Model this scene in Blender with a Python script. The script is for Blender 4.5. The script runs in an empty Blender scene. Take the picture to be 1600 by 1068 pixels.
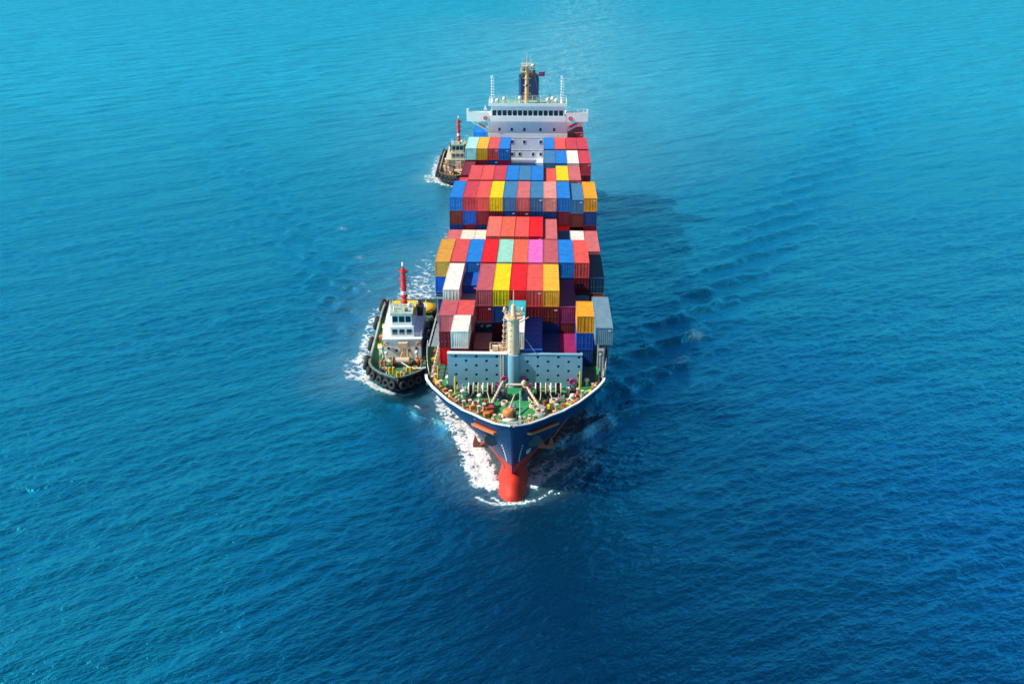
import bpy, math, random
import numpy as np
from mathutils import Vector, Matrix

random.seed(7)
R = math.radians
C = bpy.context.scene.collection
SC = bpy.context.scene

# ------------------------------------------------------------------ camera
CAM = (3.30, 0.0, 70.3)
cd = bpy.data.cameras.new('camera')
cam = bpy.data.objects.new('camera', cd)
C.objects.link(cam)
cd.sensor_width = 36.0
cd.lens = 36.0 * 1560.4 / 1600.0
cd.clip_end = 90000.0
cam.location = CAM
cam.rotation_euler = (R(90 - 23.272), 0, R(1.701))
SC.camera = cam

# ------------------------------------------------------------------ light
SUN_EL, SUN_AZ = 42.0, -11.5       # azimuth: degrees abaft the ship's port beam
sdir = Vector((-math.cos(R(SUN_EL)) * math.cos(R(SUN_AZ)), math.cos(R(SUN_EL)) * math.sin(R(SUN_AZ)), math.sin(R(SUN_EL))))
w = bpy.data.worlds.new('World')
SC.world = w
w.use_nodes = True
nt = w.node_tree
bg = nt.nodes['Background']
sk = nt.nodes.new('ShaderNodeTexSky')
sk.sky_type = 'NISHITA'
sk.sun_disc = False
sk.sun_elevation = R(SUN_EL)
sk.sun_rotation = R(-(90 - SUN_AZ))
sk.air_density = 1.0
sk.dust_density = 0.3
sk.ozone_density = 3.0
bg.inputs[1].default_value = 0.06
nt.links.new(sk.outputs[0], bg.inputs[0])
sl = bpy.data.lights.new('sun', 'SUN')
sl.energy = 4.8
sl.angle = R(0.5)
sl.color = (1.0, 0.955, 0.88)
so = bpy.data.objects.new('sun', sl)
C.objects.link(so)
so.location = (-60, 200, 120)
so.rotation_euler = sdir.to_track_quat('Z', 'Y').to_euler()
vs = SC.view_settings
vs.view_transform = 'Standard'
vs.look = 'None'
vs.exposure = 0.4
vs.gamma = 1.0
vs.use_curve_mapping = False

SC.cycles.sample_clamp_direct = 0.9      # keeps single-pixel sun glints from blowing out

# ------------------------------------------------------------------ materials
MATS = {}


def mat(name, col, rough=0.5, metal=0.0, var=0.12, scale=1.2, streak=0.0, bump=0.0, spec=0.5, stain=None, stain_amt=0.0, rust=0.0):
    """paint-like procedural material: base colour with a blotchy wear noise and optional vertical streaks"""
    if name in MATS:
        return MATS[name]
    m = bpy.data.materials.new(name)
    m.use_nodes = True
    n, l = m.node_tree.nodes, m.node_tree.links
    b = n['Principled BSDF']
    b.inputs['Roughness'].default_value = rough
    b.inputs['Metallic'].default_value = metal
    b.inputs['Specular IOR Level'].default_value = spec
    tc = n.new('ShaderNodeTexCoord')
    oi = n.new('ShaderNodeObjectInfo')
    mp = n.new('ShaderNodeVectorMath'); mp.operation = 'MULTIPLY_ADD'
    l.new(oi.outputs['Random'], mp.inputs[1])
    mp.inputs[1].default_value = (1, 1, 1)
    l.new(tc.outputs['Object'], mp.inputs[0])
    cmb = n.new('ShaderNodeMath'); cmb.operation = 'MULTIPLY'; cmb.inputs[1].default_value = 60
    l.new(oi.outputs['Random'], cmb.inputs[0])
    for k in list(mp.inputs[1].links):
        l.remove(k)
    l.new(cmb.outputs[0], mp.inputs[2])
    nz = n.new('ShaderNodeTexNoise')
    nz.inputs['Scale'].default_value = scale
    nz.inputs['Detail'].default_value = 6
    nz.inputs['Roughness'].default_value = 0.65
    l.new(mp.outputs[0], nz.inputs['Vector'])
    ramp = n.new('ShaderNodeMapRange')
    ramp.inputs[1].default_value = 0.3; ramp.inputs[2].default_value = 0.7
    ramp.inputs[3].default_value = 1 - var; ramp.inputs[4].default_value = 1 + var
    l.new(nz.outputs[0], ramp.inputs[0])
    mul = n.new('ShaderNodeMix'); mul.data_type = 'RGBA'; mul.blend_type = 'MULTIPLY'
    mul.inputs[0].default_value = 1
    mul.inputs[6].default_value = (*col, 1)
    l.new(ramp.outputs[0], mul.inputs[7])
    out = mul.outputs[2]
    if stain is not None:
        sp = n.new('ShaderNodeMapping')
        sp.inputs['Scale'].default_value = (1.6, 1.6, 0.22) if streak else (0.8, 0.8, 0.8)
        l.new(mp.outputs[0], sp.inputs[0])
        n2 = n.new('ShaderNodeTexNoise')
        n2.inputs['Scale'].default_value = 1.4
        n2.inputs['Detail'].default_value = 8
        n2.inputs['Roughness'].default_value = 0.7
        l.new(sp.outputs[0], n2.inputs['Vector'])
        r2 = n.new('ShaderNodeMapRange')
        r2.inputs[1].default_value = 0.5; r2.inputs[2].default_value = 0.72
        r2.inputs[3].default_value = 0; r2.inputs[4].default_value = stain_amt
        l.new(n2.outputs[0], r2.inputs[0])
        mx = n.new('ShaderNodeMix'); mx.data_type = 'RGBA'
        mx.inputs[7].default_value = (*stain, 1)
        l.new(r2.outputs[0], mx.inputs[0])
        l.new(out, mx.inputs[6])
        out = mx.outputs[2]
    if rust:
        n3 = n.new('ShaderNodeTexNoise')
        n3.inputs['Scale'].default_value = 1.1; n3.inputs['Detail'].default_value = 9; n3.inputs['Roughness'].default_value = 0.75
        off = n.new('ShaderNodeVectorMath'); off.operation = 'ADD'; off.inputs[1].default_value = (31, 7, 3)
        l.new(mp.outputs[0], off.inputs[0]); l.new(off.outputs[0], n3.inputs['Vector'])
        r3 = n.new('ShaderNodeMapRange'); r3.inputs[1].default_value = 0.60; r3.inputs[2].default_value = 0.72
        r3.inputs[3].default_value = 0; r3.inputs[4].default_value = rust
        l.new(n3.outputs[0], r3.inputs[0])
        m3 = n.new('ShaderNodeMix'); m3.data_type = 'RGBA'; m3.inputs[7].default_value = (0.13, 0.05, 0.03, 1)
        l.new(r3.outputs[0], m3.inputs[0]); l.new(out, m3.inputs[6]); out = m3.outputs[2]
    l.new(out, b.inputs['Base Color'])
    if bump:
        bp = n.new('ShaderNodeBump')
        bp.inputs['Strength'].default_value = bump
        bp.inputs['Distance'].default_value = 0.05
        l.new(nz.outputs[0], bp.inputs['Height'])
        l.new(bp.outputs[0], b.inputs['Normal'])
    MATS[name] = m
    return m


RUST = (0.16, 0.06, 0.03)
M = dict(
    navy=mat('navy hull paint', (0.006, 0.032, 0.105), 0.45, spec=0.22, var=0.15, scale=0.5, streak=1, stain=(0.06, 0.10, 0.15), stain_amt=0.35, rust=0.25),
    red=mat('red antifouling', (0.55, 0.035, 0.018), 0.62, var=0.3, spec=0.3, rust=0.35, scale=0.7, streak=1, stain=(0.34, 0.06, 0.045), stain_amt=0.6),
    orange=mat('orange bolster', (0.66, 0.14, 0.03), 0.5, stain=RUST, stain_amt=0.25),
    anchor=mat('rusty anchor', (0.34, 0.07, 0.035), 0.7, var=0.3, scale=3),
    white=mat('white ship paint', (0.90, 0.93, 0.92), 0.4, var=0.05, scale=0.7, streak=1, stain=(0.5, 0.42, 0.34), stain_amt=0.22),
    cap=mat('white cap rail', (0.8, 0.8, 0.78), 0.4, var=0.05, stain=RUST, stain_amt=0.15),
    wall=mat('light blue steel', (0.20, 0.40, 0.53), 0.5, var=0.06, scale=0.8, streak=1, stain=(0.13, 0.22, 0.27), stain_amt=0.35),
    cream=mat('cream mast paint', (0.82, 0.57, 0.38), 0.5, var=0.1, streak=1, stain=RUST, stain_amt=0.3),
    yellowcream=mat('warm yellow mast paint', (0.84, 0.46, 0.20), 0.5, var=0.1, stain=RUST, stain_amt=0.25),
    deck=mat('green deck paint', (0.025, 0.27, 0.085), 0.65, var=0.3, scale=0.6, stain=(0.10, 0.12, 0.07), stain_amt=0.55),  # blotches are wear and painted-in shadow patches among the deck gear
    palegreen=mat('pale green deck paint', (0.20, 0.42, 0.22), 0.6, var=0.15),
    black=mat('black rubber', (0.018, 0.018, 0.02), 0.8, var=0.3, scale=4),
    dark=mat('dark steel', (0.035, 0.04, 0.05), 0.6, var=0.3, scale=2),
    grey=mat('grey steel', (0.28, 0.30, 0.31), 0.5, var=0.2, scale=2, stain=RUST, stain_amt=0.4),
    rope=mat('cream rope', (0.62, 0.50, 0.38), 0.9, var=0.2, scale=6, bump=0.5),
    yellow=mat('yellow paint', (0.80, 0.55, 0.02), 0.5, var=0.12, stain=RUST, stain_amt=0.2),
    orangep=mat('orange paint', (0.62, 0.22, 0.07), 0.5, var=0.15),
    redp=mat('bright red paint', (0.70, 0.035, 0.025), 0.45, var=0.12),
    magenta=mat('magenta paint', (0.55, 0.03, 0.20), 0.5),
    glass=mat('dark window glass', (0.02, 0.055, 0.085), 0.25, var=0.05, spec=0.3),
    tugblack=mat('black tug hull', (0.014, 0.016, 0.022), 0.5, var=0.3, stain=RUST, stain_amt=0.2),
    tugbul=mat('grey green bulwark', (0.15, 0.18, 0.15), 0.6, var=0.25, scale=2, stain=RUST, stain_amt=0.4),
    hatch=mat('hatch cover green', (0.05, 0.14, 0.12), 0.7, var=0.25, stain=RUST, stain_amt=0.4),
    lash=mat('lashing bridge steel', (0.22, 0.25, 0.27), 0.6, var=0.2, stain=RUST, stain_amt=0.4),
    lens=mat('warm lamp lens', (0.8, 0.35, 0.25), 0.3),
)


# ------------------------------------------------------------------ mesh helpers
class MB:
    def __init__(s):
        s.v = []; s.f = []; s.m = []; s.s = []

    def add(s, vs, fs, mi=0, smooth=False):
        o = len(s.v)
        s.v += [tuple(p) for p in vs]
        s.f += [tuple(i + o for i in f) for f in fs]
        s.m += [mi] * len(fs)
        s.s += [smooth] * len(fs)
        return s

    def box(s, c, d, mi=0, rz=0.0, rx=0.0, ry=0.0):
        x, y, z = d[0] / 2, d[1] / 2, d[2] / 2
        P = [Vector((a, b, e)) for a in (-x, x) for b in (-y, y) for e in (-z, z)]
        if rz or rx or ry:
            Q = Matrix.Rotation(rz, 3, 'Z') @ Matrix.Rotation(ry, 3, 'Y') @ Matrix.Rotation(rx, 3, 'X')
            P = [Q @ p for p in P]
        return s.add([(p.x + c[0], p.y + c[1], p.z + c[2]) for p in P],
                     [(0, 1, 3, 2), (4, 6, 7, 5), (0, 4, 5, 1), (2, 3, 7, 6), (0, 2, 6, 4), (1, 5, 7, 3)], mi)

    def bx(s, x0, x1, y0, y1, z0, z1, mi=0):
        return s.box(((x0 + x1) / 2, (y0 + y1) / 2, (z0 + z1) / 2), (x1 - x0, y1 - y0, z1 - z0), mi)

    def tube(s, a, b, r0, r1=None, n=8, mi=0, cap=True, smooth=True):
        a = Vector(a); b = Vector(b)
        if r1 is None: r1 = r0
        d = (b - a).normalized()
        u = d.orthogonal().normalized(); v = d.cross(u)
        P = []
        for p, r in ((a, r0), (b, r1)):
            for k in range(n):
                t = 2 * math.pi * k / n
                P.append(p + (u * math.cos(t) + v * math.sin(t)) * r)
        s.add(P, [(k, (k + 1) % n, n + (k + 1) % n, n + k) for k in range(n)], mi, smooth)
        if cap:
            s.add(P[:n], [tuple(range(n - 1, -1, -1))], mi)
            s.add(P[n:], [tuple(range(n))], mi)
        return s

    def lathe(s, c, prof, n=12, mi=0, axis='Z'):
        P = []
        for r, h in prof:
            for k in range(n):
                t = 2 * math.pi * k / n
                q = (r * math.cos(t), r * math.sin(t), h)
                if axis == 'X': q = (h, q[0], q[1])
                if axis == 'Y': q = (q[1], h, q[0])
                P.append((c[0] + q[0], c[1] + q[1], c[2] + q[2]))
        F = []
        for i in range(len(prof) - 1):
            for k in range(n):
                F.append((i * n + k, i * n + (k + 1) % n, (i + 1) * n + (k + 1) % n, (i + 1) * n + k))
        s.add(P, F, mi, True)
        s.add(P[:n], [tuple(range(n - 1, -1, -1))], mi)
        s.add(P[-n:], [tuple(range(n))], mi)
        return s

    def torus(s, c, Rr, r, nrm, n=14, k=7, mi=0):
        nrm = Vector(nrm).normalized(); u = nrm.orthogonal().normalized(); v = nrm.cross(u); c = Vector(c)
        P = []
        for i in range(n):
            t = 2 * math.pi * i / n
            d = u * math.cos(t) + v * math.sin(t)
            for j in range(k):
                q = 2 * math.pi * j / k
                P.append(c + d * (Rr + r * math.cos(q)) + nrm * (r * math.sin(q)))
        F = [(i * k + j, ((i + 1) % n) * k + j, ((i + 1) % n) * k + (j + 1) % k, i * k + (j + 1) % k) for i in range(n) for j in range(k)]
        return s.add(P, F, mi, True)

    def prism(s, poly, z0, z1, mi=0):
        n = len(poly)
        P = [(x, y, z0) for x, y in poly] + [(x, y, z1) for x, y in poly]
        return s.add(P, [tuple(range(n - 1, -1, -1)), tuple(range(n, 2 * n))] + [(k, (k + 1) % n, n + (k + 1) % n, n + k) for k in range(n)], mi)

    def path(s, pts, r, n=6, mi=0):
        for a, b in zip(pts[:-1], pts[1:]):
            s.tube(a, b, r, n=n, mi=mi, cap=False)
        return s

    def mesh(s, name, mats, off=(0, 0, 0)):
        me = bpy.data.meshes.new(name)
        me.from_pydata([(x - off[0], y - off[1], z - off[2]) for x, y, z in s.v], [], s.f)
        for q in mats: me.materials.append(q)
        me.polygons.foreach_set('material_index', s.m)
        me.polygons.foreach_set('use_smooth', s.s)
        me.update()
        return me

    def build(s, name, mats, parent=None, off=None):
        if not isinstance(mats, (list, tuple)): mats = [mats]
        if off is None: off = root_off(parent)
        me = s.mesh(name, mats, off)
        o = bpy.data.objects.new(name, me)
        C.objects.link(o)
        if parent is not None: o.parent = parent
        return o


def root_off(p):
    if p is None: return (0, 0, 0)
    while p.parent is not None: p = p.parent
    return tuple(p.get('_off', (0, 0, 0)))


def empty(name, loc, label, cat, group=None, off=None):
    o = bpy.data.objects.new(name, None)
    C.objects.link(o)
    o.location = loc
    o.empty_display_size = 1
    o['label'] = label; o['category'] = cat
    if group: o['group'] = group
    o['_off'] = off if off is not None else loc
    return o


def tag(o, label, cat, group=None):
    o['label'] = label; o['category'] = cat
    if group: o['group'] = group
    return o


def copy_tree(o, parent=None):
    c = o.copy()
    C.objects.link(c)
    if parent is not None: c.parent = parent
    for ch in list(o.children):
        copy_tree(ch, c)
    return c


# ------------------------------------------------------------------ hull form of the ship
TY = [110.3, 110.6, 111.0, 112.4, 113.3, 114.6, 116, 117, 118.9, 121.5, 123.7, 127, 131, 136, 145, 155, 400]
TB = [.15, 1.2, 2.2, 4.0, 4.9, 6.5, 7.6, 8.5, 9.7, 11.25, 12.2, 12.75, 13.1, 13.5, 14.0, 14.2, 14.2]
ZS = [-8, 0, 3, 6, 9, 11.4]
YST = [119, 116, 114.0, 112.4, 111.2, 110.3]
PP = [1.1, 1.26, 1.87, 2.9, 4.6, 6.0]
LL = [56, 50, 46, 45, 45, 45]


def stem(z): return float(np.interp(z, ZS, YST))


def form(y, z):
    s_ = max(0., y - stem(z)); t = min(1, s_ / np.interp(z, ZS, LL))
    return .12 + 14.08 * (1 - (1 - t) ** np.interp(z, ZS, PP))


def halfb(y, z):
    wz = max(0, min(1, z / 11.4)) ** 3
    yy = y + (110.3 - stem(z))
    b = form(y, z) + wz * (np.interp(yy, TY, TB) - form(yy, 11.4))
    if y > 245:                                   # run of the stern
        k = (y - 245) / 24
        b *= 1 - k * k * (0.12 if z > 4 else 0.12 + 0.5 * (4 - z) / 12)
    return float(b)


def top(y): return float(np.interp(y, [0, 125, 127.5, 139.4, 139.7, 400], [11.4, 11.4, 10.3, 10.3, 7.4, 7.4]))


# ------------------------------------------------------------------ the sea
rng = np.random.default_rng(11)


def spectrum_tile(n, L, wdir, lam_pk, spread, seed):
    g = np.random.default_rng(seed)
    k = 2 * np.pi * np.fft.fftfreq(n, L / n)
    kx, ky = np.meshgrid(k, k, indexing='xy')
    kk = np.hypot(kx, ky); kk[0, 0] = 1e-6
    c = (kx * wdir[0] + ky * wdir[1]) / kk
    D = np.abs(c) ** spread + 0.06
    kp = 2 * np.pi / lam_pk
    S = kk ** -4.0 * np.exp(-1.0 * (kp / kk) ** 2) * D
    S[0, 0] = 0
    a = np.sqrt(S) * (g.normal(size=(n, n)) + 1j * g.normal(size=(n, n)))
    return kk, a


def mips(kk, a, cuts, scale):
    out = []
    for lc in cuts:
        f = np.exp(-(kk * lc / (2 * np.pi)) ** 4)
        out.append(np.real(np.fft.ifft2(a * f)) * scale)
    return out


CUTS = [0.5, 1.0, 2.0, 4.0, 8.0, 16.0, 32.0]
TILES = []
for n, L, ang, lam, spread, seed, slope in ((512, 97.0, 128, 3.6, 4, 3, 0.092), (512, 61.3, 104, 2.2, 3, 5, 0.105), (256, 230.0, 112, 11.0, 6, 8, 0.03)):
    wd = (math.cos(R(ang)), math.sin(R(ang)))
    kk, a = spectrum_tile(n, L, wd, lam, spread, seed)
    h = np.real(np.fft.ifft2(a))
    gy, gx = np.gradient(h, L / n)
    sc_ = slope / math.sqrt((gx ** 2 + gy ** 2).mean())
    TILES.append((n, L, mips(kk, a, CUTS, sc_)))


def bil(T, L, x, y):
    n = T.shape[0]
    u = (x / L * n) % n; v = (y / L * n) % n
    i = np.floor(u).astype(int) % n; j = np.floor(v).astype(int) % n
    fu = u - np.floor(u); fv = v - np.floor(v)
    i1 = (i + 1) % n; j1 = (j + 1) % n
    return (T[j, i] * (1 - fu) + T[j, i1] * fu) * (1 - fv) + (T[j1, i] * (1 - fu) + T[j1, i1] * fu) * fv


def smooth01(t):
    t = np.clip(t, 0, 1)
    return t * t * (3 - 2 * t)


def sea_h(x, y, cut):
    """height of the sea; cut = shortest wavelength the local mesh can carry"""
    lv = np.clip(np.log2(np.maximum(cut, 0.5) / 0.5), 0, len(CUTS) - 1.001)
    l0 = np.floor(lv).astype(int); fr = lv - l0
    h = np.zeros_like(x)
    # calmer water in the lee and in the wake of the ship
    for n, L, ms in TILES:
        for q in range(len(CUTS)):
            wq = np.where(l0 == q, 1 - fr, 0) + np.where(l0 + 1 == q, fr, 0)
            sel = wq > 0
            if sel.any():
                h[sel] += wq[sel] * bil(ms[q], L, x[sel] + 13.7 * n / 512, y[sel] + 7.1)
    h += 0.3 * (h * h - 0.012) * smooth01((3.0 - cut) / 2.0)      # peaked crests, flat troughs
    # large-scale gustiness: patches of rougher and calmer water
    g1 = bil(TILES[2][2][5], 230.0, x * 0.31 + 40, y * 0.31 + 9)
    g1 = g1 / (g1.std() + 1e-9)
    h *= np.clip(1.0 + 0.22 * g1, 0.5, 1.6)
    fade = smooth01((24 - cut) / 16)
    # diverging bow waves on both sides (echelon crests along the cusp lines)
    for sgn, amp in ((1, 1.0), (-1, 0.55)):
        X = sgn * x; Y = y - 113.0
        dcl = X - (3.5 + 0.455 * Y)                 # distance from the cusp line
        env = np.exp(-(dcl / (4.0 + 0.045 * np.maximum(Y, 0))) ** 2) * smooth01((Y - 6) / 14) * np.exp(-np.maximum(Y, 0) / 190)
        ph = (X * 0.50 - Y * 0.866 * 0.72) * 2 * np.pi / 6.2
        jit = bil(TILES[2][2][3], 230.0, x * 1.7, y * 1.7)
        jit = jit / (jit.std() + 1e-9)
        h += fade * amp * env * 0.85 * (np.cos(ph + 0.6 * jit) + 0.35 * np.cos(2 * ph + 1.1 * jit))
        # inner transverse fan close to the side
        env2 = np.exp(-((X - 20 - 0.2 * Y) / (7 + .05 * np.maximum(Y, 0))) ** 2) * smooth01((Y - 20) / 20) * np.exp(-np.maximum(Y, 0) / 100)
        ph2 = (X * 0.80 - Y * 0.6 * .5) * 2 * np.pi / 4.3
        h += fade * amp * env2 * 0.16 * np.cos(ph2 + 0.8 * jit)
    return h


def seg_d(x, y, pts):
    """distance to a polyline and the position along it (0..1)"""
    best = np.full(x.shape, 1e9); along = np.zeros(x.shape)
    m = len(pts) - 1
    for i in range(m):
        ax, ay = pts[i]; bx_, by_ = pts[i + 1]
        dx, dy = bx_ - ax, by_ - ay
        t = np.clip(((x - ax) * dx + (y - ay) * dy) / (dx * dx + dy * dy + 1e-9), 0, 1)
        d = np.hypot(x - ax - t * dx, y - ay - t * dy)
        s_ = d < best
        best = np.where(s_, d, best); along = np.where(s_, (i + t) / m, along)
    return best, along


# foam: (polyline, half width at start, at end, strength at start, at end)
TUG1 = dict(x=-18.8, y=140.6, rot=R(3.4))
TUG2 = dict(x=-20.2, y=271.0, rot=R(2.0))


def tug_pt(t, lx, ly):
    c, s_ = math.cos(t['rot']), math.sin(t['rot'])
    return (t['x'] + c * lx - s_ * ly, t['y'] + s_ * lx + c * ly)


def foam_lines():
    L = []
    L.append(([(-2.6, 114.8), (-4.2, 118.5), (-6.0, 123.5), (-8.2, 129), (-10.0, 134), (-11.8, 140), (-13.2, 147)], 1.7, 1.6, 1.15, 0.62))
    L.append(([(-4.2, 115.4), (-5.6, 119.5), (-7.0, 126)], 1.7, 1.8, 1.05, 0.9))
    L.append(([(-3.0, 114.9), (-3.1, 118.5), (-4.3, 122.5), (-5.8, 128)], 1.0, 1.1, 1.0, 0.85))
    L.append(([(-3.2, 116.2), (-4.4, 121.0), (-6.2, 128.0), (-8.6, 135)], 1.2, 1.2, 1.3, 1.0))
    L.append(([(-4.6, 111.9), (-3.2, 110.75), (-1.2, 110.3), (0.6, 110.35), (2.4, 110.9), (3.8, 111.9), (5.2, 113.6)], 0.34, 0.3, 1.15, 0.75))
    L.append(([(-2.6, 111.9), (-1.6, 110.9), (0.2, 110.6), (1.9, 111.2)], 0.3, 0.3, 1.0, 0.8))
    L.append(([(4.6, 112.5), (6.2, 113.2), (7.4, 113.9)], 0.25, 0.15, 0.75, 0.5))
    L.append(([(2.6, 115.5), (4.2, 117.6), (6.6, 120.2), (9.0, 123.2)], 1.5, 0.8, 1.2, 0.8))
    L.append(([(3.0, 117.0), (4.6, 121), (6.5, 126), (9, 133)], 1.9, 1.5, 0.72, 0.45))
    L.append(([(-14.6, 136.0), (-15.6, 137.1)], 0.35, 0.3, 0.9, 0.9))
    # whitecaps on the starboard bow waves
    for px in ((31.6, 166.8, 0.8), (27.2, 156.2, 0.9)):
        L.append(([(px[0] - px[2], px[1] - px[2] * .8), (px[0] + px[2], px[1] + px[2] * .9)], 0.2, 0.15, 1.0, 0.7))
    for T, st in ((TUG1, 1.0), (TUG2, 1.1)):
        p = lambda a, b: tug_pt(T, a, b)
        L.append(([p(-1.0, 1.9), p(-3.4, 3.4), p(-5.6, 6.0), p(-6.3, 10)], 0.7, 1.0, 1.2 * st, 0.9 * st))
        L.append(([p(-5.9, 9), p(-6.9, 15), p(-7.0, 22), p(-6.8, 30), p(-6.6, 38)], 1.7, 1.9, 1.0 * st, 0.7 * st))
        L.append(([p(-7.2, 8), p(-8.4, 14)], 2.8, 2.4, 0.75 * st, 0.7 * st))
        L.append(([p(-1.0, 1.8), p(0.8, 1.4), p(2.4, 2.4)], 0.35, 0.3, 1.0 * st, 0.7 * st))
        L.append(([p(-2, 37.5), p(0, 44), p(2, 56), p(3, 70)], 4.4, 5.0, 1.0 * st, 0.48))
        L.append(([p(-6, 37), p(-5, 44)], 1.5, 2.0, 0.8 * st, 0.5))
    L.append(([(-3, 271), (2, 300), (6, 360), (10, 480), (16, 700)], 12, 36, 0.56, 0.34))
    L.append(([(-16, 320), (-12, 360), (-10, 420)], 5, 7, 0.6, 0.3))
    L.append(([(-18.5, 186), (-17.5, 215), (-17.5, 245), (-18.5, 268)], 2.6, 2.0, 0.66, 0.5))
    # a few loose whitecaps to port
    for q in ((-33.4, 193.5), (-31.2, 188.5), (-28.5, 196.5), (-45, 232), (-37, 210)):
        L.append(([q, (q[0] + 0.9, q[1] - 1.3)], 0.3, 0.2, 0.8, 0.6))
    return L


FL = foam_lines()


def foam_mask(x, y):
    m = np.zeros(x.shape); wide = np.zeros(x.shape)
    for pts, w0, w1, s0, s1 in FL:
        P = np.array(pts); pad = 3.5 * max(w0, w1) + 2
        sel = (x > P[:, 0].min() - pad) & (x < P[:, 0].max() + pad) & (y > P[:, 1].min() - pad) & (y < P[:, 1].max() + pad)
        if not sel.any(): continue
        d, al = seg_d(x[sel], y[sel], pts)
        wdt = w0 + (w1 - w0) * al; st = s0 + (s1 - s0) * al
        mm = st * np.exp(-(d / wdt) ** 4 * 0.9)
        m[sel] = np.maximum(m[sel], mm)
        wide[sel] = np.maximum(wide[sel], np.minimum(st, 0.8) * np.exp(-(d / (wdt * 1.9 + .3)) ** 2))
    return m, wide


def fbm_tile(n, seed, beta):
    g = np.random.default_rng(seed)
    k = np.fft.fftfreq(n) * n
    kx, ky = np.meshgrid(k, k); kk = np.hypot(kx, ky); kk[0, 0] = 1
    a = kk ** (-beta / 2) * (kk > 3) * (g.normal(size=(n, n)) + 1j * g.normal(size=(n, n)))
    h = np.real(np.fft.ifft2(a))
    return (h - h.mean()) / h.std()


FBM = fbm_tile(512, 21, 2.3)

# polar mesh round the point under the camera: fine where the photograph looks, coarse elsewhere, out to the horizon
az_f = np.radians(np.linspace(-37, 35, 860))
az_c = np.radians(np.linspace(35, 323, 120))[1:-1]
az = np.concatenate([az_f, az_c])
dep = np.radians(np.linspace(50, 2.3, 840))
rad = np.concatenate([[1.0, 12, 24, 36, 48], 70.3 / np.tan(dep), [2100, 2600, 3500, 5000, 8000, 14000, 25000, 45000]])
NA, NR = len(az), len(rad)
AZ, RD = np.meshgrid(az, rad)
sx = CAM[0] + RD * np.sin(AZ); sy = RD * np.cos(AZ)
dr = np.gradient(rad)[:, None] * np.ones_like(AZ)
daz = np.abs(np.gradient(np.unwrap(np.concatenate([az, [az[0] + 2 * np.pi]])))[:-1])[None, :] * RD
cut = 1.1 * np.maximum(dr, daz)
flat = sx.ravel(), sy.ravel()
H = sea_h(flat[0], flat[1], cut.ravel())
H *= smooth01((60 - cut.ravel()) / 30)
fm, fw_ = foam_mask(*flat)
# milky churned trail astern of the ship, drawn out into long streaks
dT, aT = seg_d(flat[0], flat[1], [(0, 262), (3, 300), (8, 380), (16, 520), (30, 760), (46, 1000)])
wT = 9 + 34 * aT
stk = np.clip(0.55 + 0.34 * bil(FBM, 90.0, flat[0] * 2.6, flat[1] * 0.35) + 0.2 * bil(FBM, 60.0, flat[0] * 1.2, flat[1] * 0.9), 0, 1.1)
trail = np.exp(-(dT / wT) ** 2) * stk * (1.0 - 0.55 * aT) * (flat[1] > 255)
fw_ = np.maximum(fw_, 1.15 * trail)
fm = np.maximum(fm, 0.46 * trail * (stk > 0.5))
vs_ = np.stack([flat[0], flat[1], H], 1)
idx = np.arange(NA * NR).reshape(NR, NA)
a_ = idx[:-1, :]; b_ = np.roll(idx, -1, 1)[:-1, :]; c_ = np.roll(idx, -1, 1)[1:, :]; d_ = idx[1:, :]
quads = np.stack([a_.ravel(), b_.ravel(), c_.ravel(), d_.ravel()], 1)
me = bpy.data.meshes.new('sea')
me.vertices.add(len(vs_)); me.vertices.foreach_set('co', vs_.astype(np.float32).ravel())
me.loops.add(quads.size); me.loops.foreach_set('vertex_index', quads.astype(np.int32).ravel())
me.polygons.add(len(quads))
me.polygons.foreach_set('loop_start', (np.arange(len(quads)) * 4).astype(np.int32))
me.polygons.foreach_set('use_smooth', np.ones(len(quads), bool))
at = me.attributes.new('foam', 'FLOAT', 'POINT'); at.data.foreach_set('value', fm.astype(np.float32))
at = me.attributes.new('aerated', 'FLOAT', 'POINT'); at.data.foreach_set('value', np.clip(fw_, 0, 1).astype(np.float32))
me.update(calc_edges=True)
sea = bpy.data.objects.new('sea', me); C.objects.link(sea)
sea['kind'] = 'structure'


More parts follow.
